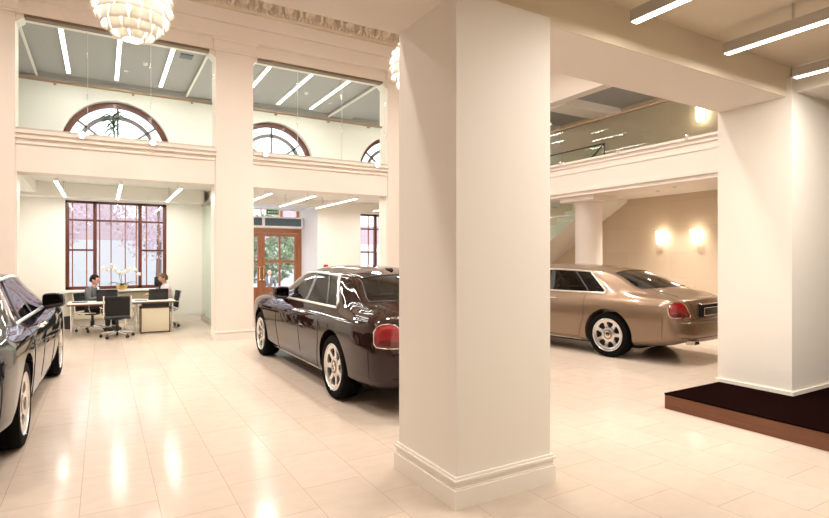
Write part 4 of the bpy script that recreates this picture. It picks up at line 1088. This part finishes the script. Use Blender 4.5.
def office_chair(label, loc, rz):
    o = thing('office_chair', label, 'chair', loc, rz, 'black mesh office chairs')
    MB().rbox(-.235, .235, -.22, .24, .41, .435, .012).build('seat', BLACKMESH, o)
    V = []; F = []
    bk = MB(); T = Matrix.Translation((0, -.22, .47)) @ Matrix.Rotation(R(10), 4, 'X')
    bk.rbox(-.225, .225, -.012, .012, .0, .40, .010, 0, T); bk.rbox(-.225, .225, -.02, .02, .33, .41, .018, 0, T)
    bk.build('backrest', BLACKMESH, o)
    for s in (-1, 1):
        MB().tube([(s*.245, .25, .435), (s*.245, -.18, .425), (s*.245, -.235, .48), tuple(T @ Vector((s*.245, 0, .2))), tuple(T @ Vector((s*.245, 0, .41)))], .014, 8).build('side_frame', CHROME, o)
        MB().tube([(s*.25, .12, .45), (s*.30, .12, .52), (s*.30, .12, .63), (s*.30, -.14, .64), (s*.25, tuple(T @ Vector((0, 0, .16)))[1], .62)], .011, 8).rbox(s*.30-.02, s*.30+.02, -.14, .13, .63, .65, .008).build('armrest', CHROME, o)
    MB().tube([(-.24, -.15, .405), (.24, -.15, .405)], .014).tube([(-.24, .15, .405), (.24, .15, .405)], .014).rbox(-.09, .09, -.12, .12, .37, .41, .01).cyl((0, 0, .12), (0, 0, .40), .028, 14).cyl((0, 0, .10), (0, 0, .24), .042, 14).build('gas_column', BLACK, o)
    st = MB()
    for k in range(5):
        a = 2*PI*k/5+.3; st.tube([(0, 0, .125), (.30*math.cos(a), .30*math.sin(a), .085)], .02, 8, rs=[.024, .014])
    st.build('star_base', CHROME, o)
    for k in range(5):
        a = 2*PI*k/5+.3; x, y = .31*math.cos(a), .31*math.sin(a)
        MB().cyl((x-.02*math.sin(a), y+.02*math.cos(a), .032), (x+.02*math.sin(a), y-.02*math.cos(a), .032), .031, 14).cyl((x, y, .06), (x, y, .09), .008).build('caster', BLACK, o)
    return o
ch = office_chair('empty black mesh chair with chrome frame seen from behind at the desks', (.27, 12.78, 0), 0)
dup(ch, 'black mesh chair the man in the grey suit sits on', (-.195, 14.155, 0), R(-122))
dup(ch, 'black mesh chair the man in the pink shirt sits on', (1.32, 14.15, 0), R(97))

def laptop(label, loc, rz, w_=.40, h_=.25):
    o = thing('laptop', label, 'laptop', loc, rz)
    MB().rbox(-w_/2, w_/2, -.13, .13, 0, .02, .004).build('keyboard_base', BLACK, o)
    T = Matrix.Translation((0, -.13, .015)) @ Matrix.Rotation(R(12), 4, 'X')
    s = MB().rbox(-w_/2, w_/2, -.008, .008, 0, h_, .004, 0, T).build('screen_lid', BLACK, o)
    return o
laptop('black laptop open before the man in the grey suit, its back to the hall', (.09, 13.55, .717), 0)
laptop('black laptop open before the man in the pink shirt, its back to the hall', (1.10, 13.50, .717), 0, .40, .24)
mn = thing('monitor', 'small dark monitor on the sill beside the man in the pink shirt', 'monitor', (1.27, 15.07, .882), R(10))
MB().rbox(-.13, .13, -.02, .02, .06, .30, .008).build('screen', BLACK, mn); MB().rbox(-.09, .09, -.06, .06, 0, .012, .004).cyl((0, .01, .01), (0, .01, .1), .014).build('stand', BLACK, mn)
tag(MB().rbox(-.55, -.27, 13.22, 13.42, .7165, .732, .004).build('folder', BLACK), 'black folder lying at the left end of the left desk', 'folder')
tag(MB().rbox(.62, .86, 13.2, 13.4, .7165, .727, .003).build('notebook', BLACK), 'dark notebook lying at the left end of the right desk', 'notebook')
bn = MB(); bn.lathe([(0, 0), (.085, 0), (.105, .29), (.095, .29), (.078, .02), (0, .02)], 24, 0, Matrix.Translation((-.68, 14.9, 0)))
tag(bn.build('waste_bin', BLACK), 'black waste bin on the floor below the office window', 'bin')
struct(MB().box(-.72, 1.40, YB-.12, YB-.02, .18, .80), 'trim_9', CREAMP, 'cream radiator cover below the office window', 'radiator cover')

# orchid
orc = thing('orchid', 'white orchid in a golden bowl on the window sill between the two men', 'orchid', (.42, 15.10, .882))
MB().lathe([(0, 0), (.07, .0), (.115, .05), (.125, .11), (.118, .11), (.10, .06), (0, .05)], 24).build('pot', GOLDPOT, orc)
lv = MB()
def blade(mb, base, dirv, L, wd, droop, n=6, mat=0, up=.5):
    d = Vector((dirv[0], dirv[1], 0)).normalized(); s = Vector((-d.y, d.x, 0)); V = []; F = []
    for i in range(n+1):
        f = i/n; p = Vector(base)+d*L*f+Vector((0, 0, L*(up*f-droop*f*f))); ww = wd*math.sin(PI*(.12+.88*f))**.8*(1 if f < .99 else .1)
        V += [p-s*ww, p+Vector((0, 0, -ww*.25)), p+s*ww]
    for i in range(n): F += [(i*3, i*3+1, i*3+4, i*3+3), (i*3+1, i*3+2, i*3+5, i*3+4)]
    mb.add(V, F, mat, True)
for k, (a, L) in enumerate(((0, .34), (25, .25), (60, .2), (120, .2), (160, .3), (185, .28), (240, .22), (300, .24))):
    blade(lv, (0, 0, .09), (math.cos(R(a)), math.sin(R(a))), L*1.2, .036, .95, up=1.0)
lv.build('leaves', GREEN, orc)
fl = []
for sgn, ln in ((-1, .30), (1, .34)):
    stp_ = [(0, 0, .1), (-.03+.02*sgn, -.02, .30), (-.04+.04*sgn, -.03, .47), (sgn*.20-.02, -.04, .55 if sgn < 0 else .49), (sgn*(ln+.12)-.03, -.05, .50 if sgn < 0 else .40)]
    P = []
    for i in range(len(stp_)-1):
        for k in range(5): P.append(tuple(Vector(stp_[i]).lerp(Vector(stp_[i+1]), k/5)))
    MB().tube(P, .005, 6).build('stem', GREEN, orc)
    for k in range(6): fl.append(P[-1-k*2] if k < 5 else P[-11])
for i, p in enumerate(fl):
    mb = MB(); c = Vector(p)+Vector((random.uniform(-.02, .02), -.03, random.uniform(-.05, .05)))
    for k in range(5):
        a = 2*PI*k/5+.3*i; q = c+Vector((math.cos(a)*.030, 0, math.sin(a)*.030))
        mb.ellip(q, (.030, .008, .022), 0, 10, 6, Matrix.Rotation(-a, 4, 'Y'))
    mb.ellip(c+Vector((0, -.012, 0)), (.014, .014, .014), 0, 8, 5)
    mb.build('flower', PETAL, orc)

# mezzanine plants
pl = thing('dracaena_plant', 'spiky potted plant before the arched window above the desks', 'plant', (.22, 14.3, 3.803))
MB().lathe([(0, 0), (.13, 0), (.17, .30), (.15, .30), (.14, .26), (0, .26)], 20).build('pot', WHITE, pl)
MB().tube([(0, 0, .2), (.02, 0, .7), (0, .02, 1.2)], .018).build('stem', BARK, pl)
lf_ = MB()
for k in range(54):
    a = random.uniform(0, 2*PI); z = random.uniform(.75, 1.25)
    blade(lf_, (0, 0, z), (math.cos(a), math.sin(a)), random.uniform(.24, .40), .026, .9, up=random.uniform(.3, 1.3))
lf_.build('leaves', GREEN, pl)
pp = thing('palm_plant', 'potted palm with arching fronds before the arched window above the entrance', 'plant', (4.05, 14.3, 3.803))
MB().lathe([(0, 0), (.15, 0), (.2, .34), (.18, .34), (.16, .3), (0, .3)], 20).build('pot', WHITE, pp)
MB().tube([(0, 0, .25), (0, 0, .55)], .03).build('stem', BARK, pp)
fr_ = MB()
for k in range(13):
    a = 2*PI*k/13+random.uniform(-.15, .15); L = random.uniform(.42, .62); d = Vector((math.cos(a), math.sin(a), 0)); up = random.uniform(.5, 1.0)
    P = [Vector((0, 0, .5))+d*L*f+Vector((0, 0, L*(up*f*1.5-1.15*f*f))) for f in np.linspace(0, 1, 12)]
    fr_.tube(P, .006, 5)
    for i in range(2, 12):
        for s in (-1, 1):
            q = (d+Vector((-d.y, d.x, 0))*s*1.3).normalized(); blade(fr_, P[i], (q.x, q.y), .16, .012, .6, 3, up=.1)
fr_.build('fronds', GREEN, pp)

# ---- people
def skin_mesh(J, Ed, rad, root, sub=2):
    names = list(J); me = bpy.data.meshes.new('sk'); me.from_pydata([J[n] for n in names], [(names.index(a), names.index(b)) for a, b in Ed], [])
    o = bpy.data.objects.new('sk', me); COL.objects.link(o)
    m = o.modifiers.new('s', 'SKIN'); m.use_smooth_shade = True
    sv = me.skin_vertices[0].data
    for i, n in enumerate(names):
        r = rad[n]; sv[i].radius = (r, r) if not isinstance(r, tuple) else r; sv[i].use_root = (n == root)
    s = o.modifiers.new('u', 'SUBSURF'); s.levels = sub; s.render_levels = sub
    dg = bpy.context.evaluated_depsgraph_get(); dg.update(); r_ = bpy.data.meshes.new_from_object(o.evaluated_get(dg))
    bpy.data.objects.remove(o); return r_
def merge(mb, me, mat=0):
    mb.add([v.co.copy() for v in me.vertices], [tuple(p.vertices) for p in me.polygons], mat, True); return mb
def person(label, loc, rz, J, hair, top, bottom, shirt, head_yaw=0, tie=None, open_jacket=False, bald=False):
    o = thing('person', label, 'person', loc, rz)
    Ed = [('pel', 'bel'), ('bel', 'che'), ('che', 'nek'), ('nek', 'hd')]
    rad = dict(pel=.115, bel=.11, che=.12, nek=.052, hd=.05)
    for s in 'LR':
        Ed += [('che', 'sh'+s), ('sh'+s, 'el'+s), ('el'+s, 'wr'+s), ('wr'+s, 'pa'+s), ('pel', 'hi'+s), ('hi'+s, 'kn'+s), ('kn'+s, 'an'+s), ('an'+s, 'to'+s)]
        rad.update({'sh'+s: .052, 'el'+s: .038, 'wr'+s: .026, 'pa'+s: .034, 'hi'+s: .085, 'kn'+s: .055, 'an'+s: .038, 'to'+s: .035})
    for s in 'LR':
        w_, p_ = Vector(J['wr'+s]), Vector(J['el'+s]); d = (w_-p_).normalized(); J['pa'+s] = tuple(w_+d*.055)
    body = MB(); merge(body, skin_mesh({k: v for k, v in J.items()}, Ed, rad, 'pel'))
    for s in 'LR':      # fingers
        w_, e_ = Vector(J['wr'+s]), Vector(J['el'+s]); d = (w_-e_).normalized(); pa = Vector(J['pa'+s])
        side = d.cross(Vector((0, 0, 1))); side = side.normalized() if side.length > .1 else Vector((1, 0, 0)); dn = d.cross(side).normalized()
        if dn.z > 0: dn = -dn
        sg = 1 if s == 'L' else -1
        for k, L in enumerate((.062, .072, .068, .052)):
            b = pa+side*(k-1.5)*.018+d*.015
            body.tube([b, b+d*L*.5+dn*.006, b+d*L*.85+dn*.03, b+d*L+dn*.045], .008, 6, 0, rs=[.0095, .009, .008, .006])
        b = pa-d*.02+side*.03*sg; body.tube([b, b+side*.02*sg+d*.02, b+side*.022*sg+d*.045+dn*.015], .01, 6, 0, rs=[.012, .010, .008])
    H = Matrix.Translation(Vector(J['hd'])+Vector((0, .015, .085))) @ Matrix.Rotation(head_yaw, 4, 'Z')
    hd = MB(); hd.ellip((0, 0, 0), (.076, .097, .118), 0, 24, 16)
    V = []
    for p in hd.v:
        q = Vector(p)
        if q.z < -.02: q.x *= 1-.30*min(1, (-.02-q.z)/.1); q.y = q.y*.9+.012
        V.append(H @ q)
    hd.v = [tuple(q) for q in V]
    body.add(hd.v, hd.f, 0, True)
    body.add([H @ Vector(q) for q in ((-.012, .095, -.022), (.012, .095, -.022), (0, .122, -.025), (0, .094, .025), (0, .10, -.035))], [(0, 2, 3), (1, 3, 2), (0, 4, 2), (1, 2, 4)], 0, True)
    for s in (-1, 1):
        e = MB(); e.ellip((0, 0, 0), (.010, .02, .032)); body.add([H @ (Vector(p)+Vector((s*.078, -.005, -.01))) for p in e.v], e.f, 0, True)
        e = MB(); e.ellip((0, 0, 0), (.012, .006, .007), 0, 8, 6); body.add([H @ (Vector(p)+Vector((s*.030, .089, .006))) for p in e.v], e.f, 1, True)
    e = MB(); e.ellip((0, 0, 0), (.024, .006, .006), 0, 8, 6); body.add([H @ (Vector(p)+Vector((0, .089, -.058))) for p in e.v], e.f, 2, True)
    body.build('body', [SKIN, EYE, pbr('lips', (.42, .16, .13), .5)], o)
    hr = MB(); hr.ellip((0, 0, 0), (.086, .107, .128), 0, 24, 16); keep = []; VV = [Vector(p) for p in hr.v]
    for f in hr.f:
        c = sum((VV[i] for i in f), Vector())/len(f)
        lim = .060 if c.y > .045 else (-.005 if c.y > -.02 else -.055)
        if (c.z > lim and not bald) or (bald and c.y < .0 and -.05 < c.z < .05): keep.append(f)
    h2 = MB(); h2.add([H @ q for q in VV], keep, 0, True); ho = h2.build('hair', hair, o); so = ho.modifiers.new('t', 'SOLIDIFY'); so.thickness = .012; so.offset = -1
    # clothing shells
    def shell(name, ends, mat, scale, keys, edges, root, shift=None):
        rr = {k: rad[k]*scale+.012 for k in keys}
        JJ = {k: J[k] for k in keys}
        for k, v in (ends or {}).items(): JJ[k] = v[0]; rr[k] = v[1]
        return merge(MB(), skin_mesh(JJ, edges, rr, root)).build(name, mat, o)
    up = ['pel', 'bel', 'che']; ee = [('pel', 'bel'), ('bel', 'che')]; ends = {}
    for s in 'LR':
        up += ['sh'+s, 'el'+s]; ee += [('che', 'sh'+s), ('sh'+s, 'el'+s), ('el'+s, 'cu'+s)]
        ends['cu'+s] = (tuple(Vector(J['el'+s]).lerp(Vector(J['wr'+s]), .88)), .036)
    c = Vector(J['che']); nk = Vector(J['nek']); ends['col'] = (tuple(c.lerp(nk, 1.0)+Vector((0, 0, .03))), .074); ee.append(('che', 'col'))
    shell('jacket' if open_jacket else 'shirt', ends, top, 1.1, up, ee, 'pel')
    lo = ['pel']; le = []; ends = {}
    for s in 'LR':
        lo += ['hi'+s, 'kn'+s]; le += [('pel', 'hi'+s), ('hi'+s, 'kn'+s), ('kn'+s, 'cf'+s)]; ends['cf'+s] = (tuple(Vector(J['kn'+s]).lerp(Vector(J['an'+s]), .97)), .052)
    shell('trousers', ends, bottom, 1.1, lo, le, 'pel')
    for s in 'LR':
        a, t = Vector(J['an'+s]), Vector(J['to'+s]); sh = MB(); sh.tube([a+Vector((0, -.03, -.03)), (a+t)/2+Vector((0, 0, -.01)), t+Vector((0, .03, -.005))], .045, 10, 0, rs=[.045, .05, .032]); sh.build('shoe', BLACK, o)
    f = Vector((0, 1, 0)); yf = max(J['che'][1], J['bel'][1])+.142
    if open_jacket: MB().add([(-.035, yf-.015, J['nek'][2]-.03), (.035, yf-.015, J['nek'][2]-.03), (0.01, yf+.022, J['che'][2]-.14), (-.01, yf+.022, J['che'][2]-.14), (0, yf-.05, J['nek'][2]+.02)], [(0, 1, 2, 3), (0, 4, 1)]).build('shirt_front', SHIRTW, o)
    if tie: MB().box(-.02, .02, yf-.02, yf+.012, J['che'][2]-.17, J['nek'][2]-.02).build('tie', tie, o)
    return o
def seated(dz=0, reach=.0, lean=.0):
    J = dict(pel=(0, 0, .575+dz), bel=(0, -.01+lean*.3, .72+dz), che=(0, -.0+lean*.7, .87+dz), nek=(0, .015+lean, 1.0+dz), hd=(0, .03+lean, 1.07+dz))
    for s, x in (('L', -1), ('R', 1)):
        J.update({'sh'+s: (x*.165, 0+lean*.8, .93+dz), 'el'+s: (x*.235, .08+reach*.4, .715+dz), 'wr'+s: (x*.13, .31+reach, .79), 'hi'+s: (x*.09, .03, .555+dz), 'kn'+s: (x*.12, .43, .54), 'an'+s: (x*.12, .42, .10), 'to'+s: (x*.13, .55, .045)})
    return J
person('man in a grey suit seated behind the left desk, turned to his colleague', (-.19, 14.15, 0), R(-122), seated(.015), HAIRD, SUITG, TROUS, SHIRTW, R(12), None, True)
person('man in a pink shirt and dark tie seated behind the right desk', (1.35, 14.14, 0), R(98), seated(.03, .06, .04), HAIRB, SHIRTP, TROUS, SHIRTP, R(0), BLACK, False)
def standing():
    J = dict(pel=(0, 0, .95), bel=(0, 0, 1.12), che=(0, 0, 1.30), nek=(0, .0, 1.45), hd=(0, .02, 1.53))
    for s, x in (('L', -1), ('R', 1)):
        J.update({'sh'+s: (x*.175, 0, 1.37), 'el'+s: (x*.23, -.02, 1.10), 'wr'+s: (x*.22, .10, .88), 'hi'+s: (x*.09, 0, .90), 'kn'+s: (x*.10, .02, .50), 'an'+s: (x*.10, -.01, .09), 'to'+s: (x*.12, .12, .045)})
    return J
person('person in a grey jacket standing outside beyond the entrance door glass', (6.12, 22.6, -.55), R(160), standing(), HAIRG, SUITG, TROUS, SHIRTW, 0, None, True, True)

# ------------------------------------------------------------------ outside
struct(MB().box(-40, 60, YB+2.0, 70, -.75, -.55), 'ground', PAVE, 'pale pavement outside the windows', 'ground')
stp2 = MB(); stp2.box(2.4, 6.2, YB+2.0, YB+2.6, -.55, -.15); stp2.box(2.4, 6.2, YB+2.6, YB+2.95, -.55, -.35)
struct(stp2, 'trim_10', PAVE, 'stone steps outside the entrance', 'steps')
pb = thing('building', 'pink brick building across the street', 'building', (10, 46, -.55), 0, None)
MB().box(-50, 45, 0, 8, 3.6, 9).build('wall', PINKF, pb)
MB().box(-50.1, 45.1, -.15, 8, 0, 3.6).build('ground_storey', PAVE, pb)
for k in range(18):
    for z in (5.3,):
        f_ = MB().box(-44+k*5, -42.2+k*5, -.06, .02, z, z+2.4).build('window', WHITE, pb)
def tree(label, x, y, h, r, mat):
    o = thing('street_tree', label, 'tree', (x, y, -.55), 0, 'street trees')
    MB().tube([(0, 0, 0), (.05, 0, h*.3), (0, .05, h*.6)], .16, 10, 0, rs=[.2, .15, .08]).build('trunk', BARK, o)
    mb = MB(); rn = random.Random(int(x*10))
    for k in range(2600):
        a = rn.uniform(0, 2*PI); c = rn.uniform(-1, 1); q = rn.uniform(.45, 1)**.6
        p = Vector((r*q*math.sqrt(1-c*c)*math.cos(a), r*q*math.sqrt(1-c*c)*math.sin(a), h*.62+c*q*h*.42))
        u = Vector((rn.gauss(0, 1), rn.gauss(0, 1), rn.gauss(0, 1))).normalized()*rn.uniform(.08, .17); v = u.orthogonal().normalized()*u.length*.6
        mb.add([p-u, p+v, p+u, p-v], [(0, 1, 2, 3)])
    mb.build('crown', mat, o, fix=False)
tree('leafy green tree outside left of the office window', -7.0, 30, 6.0, 2.2, GREENT)
tree('reddish leaved tree outside behind the left part of the office window', -3.6, 37, 9.0, 3.2, PINKLEAF)
tree('reddish leaved tree outside behind the right part of the office window', 3.2, 39, 9.5, 3.4, PINKLEAF)
tree('leafy green tree outside the entrance door', 7.4, 28, 4.4, 1.9, GREENT)
tree('leafy green tree outside right of the entrance door', 25.0, 32, 6.0, 2.2, GREENT)
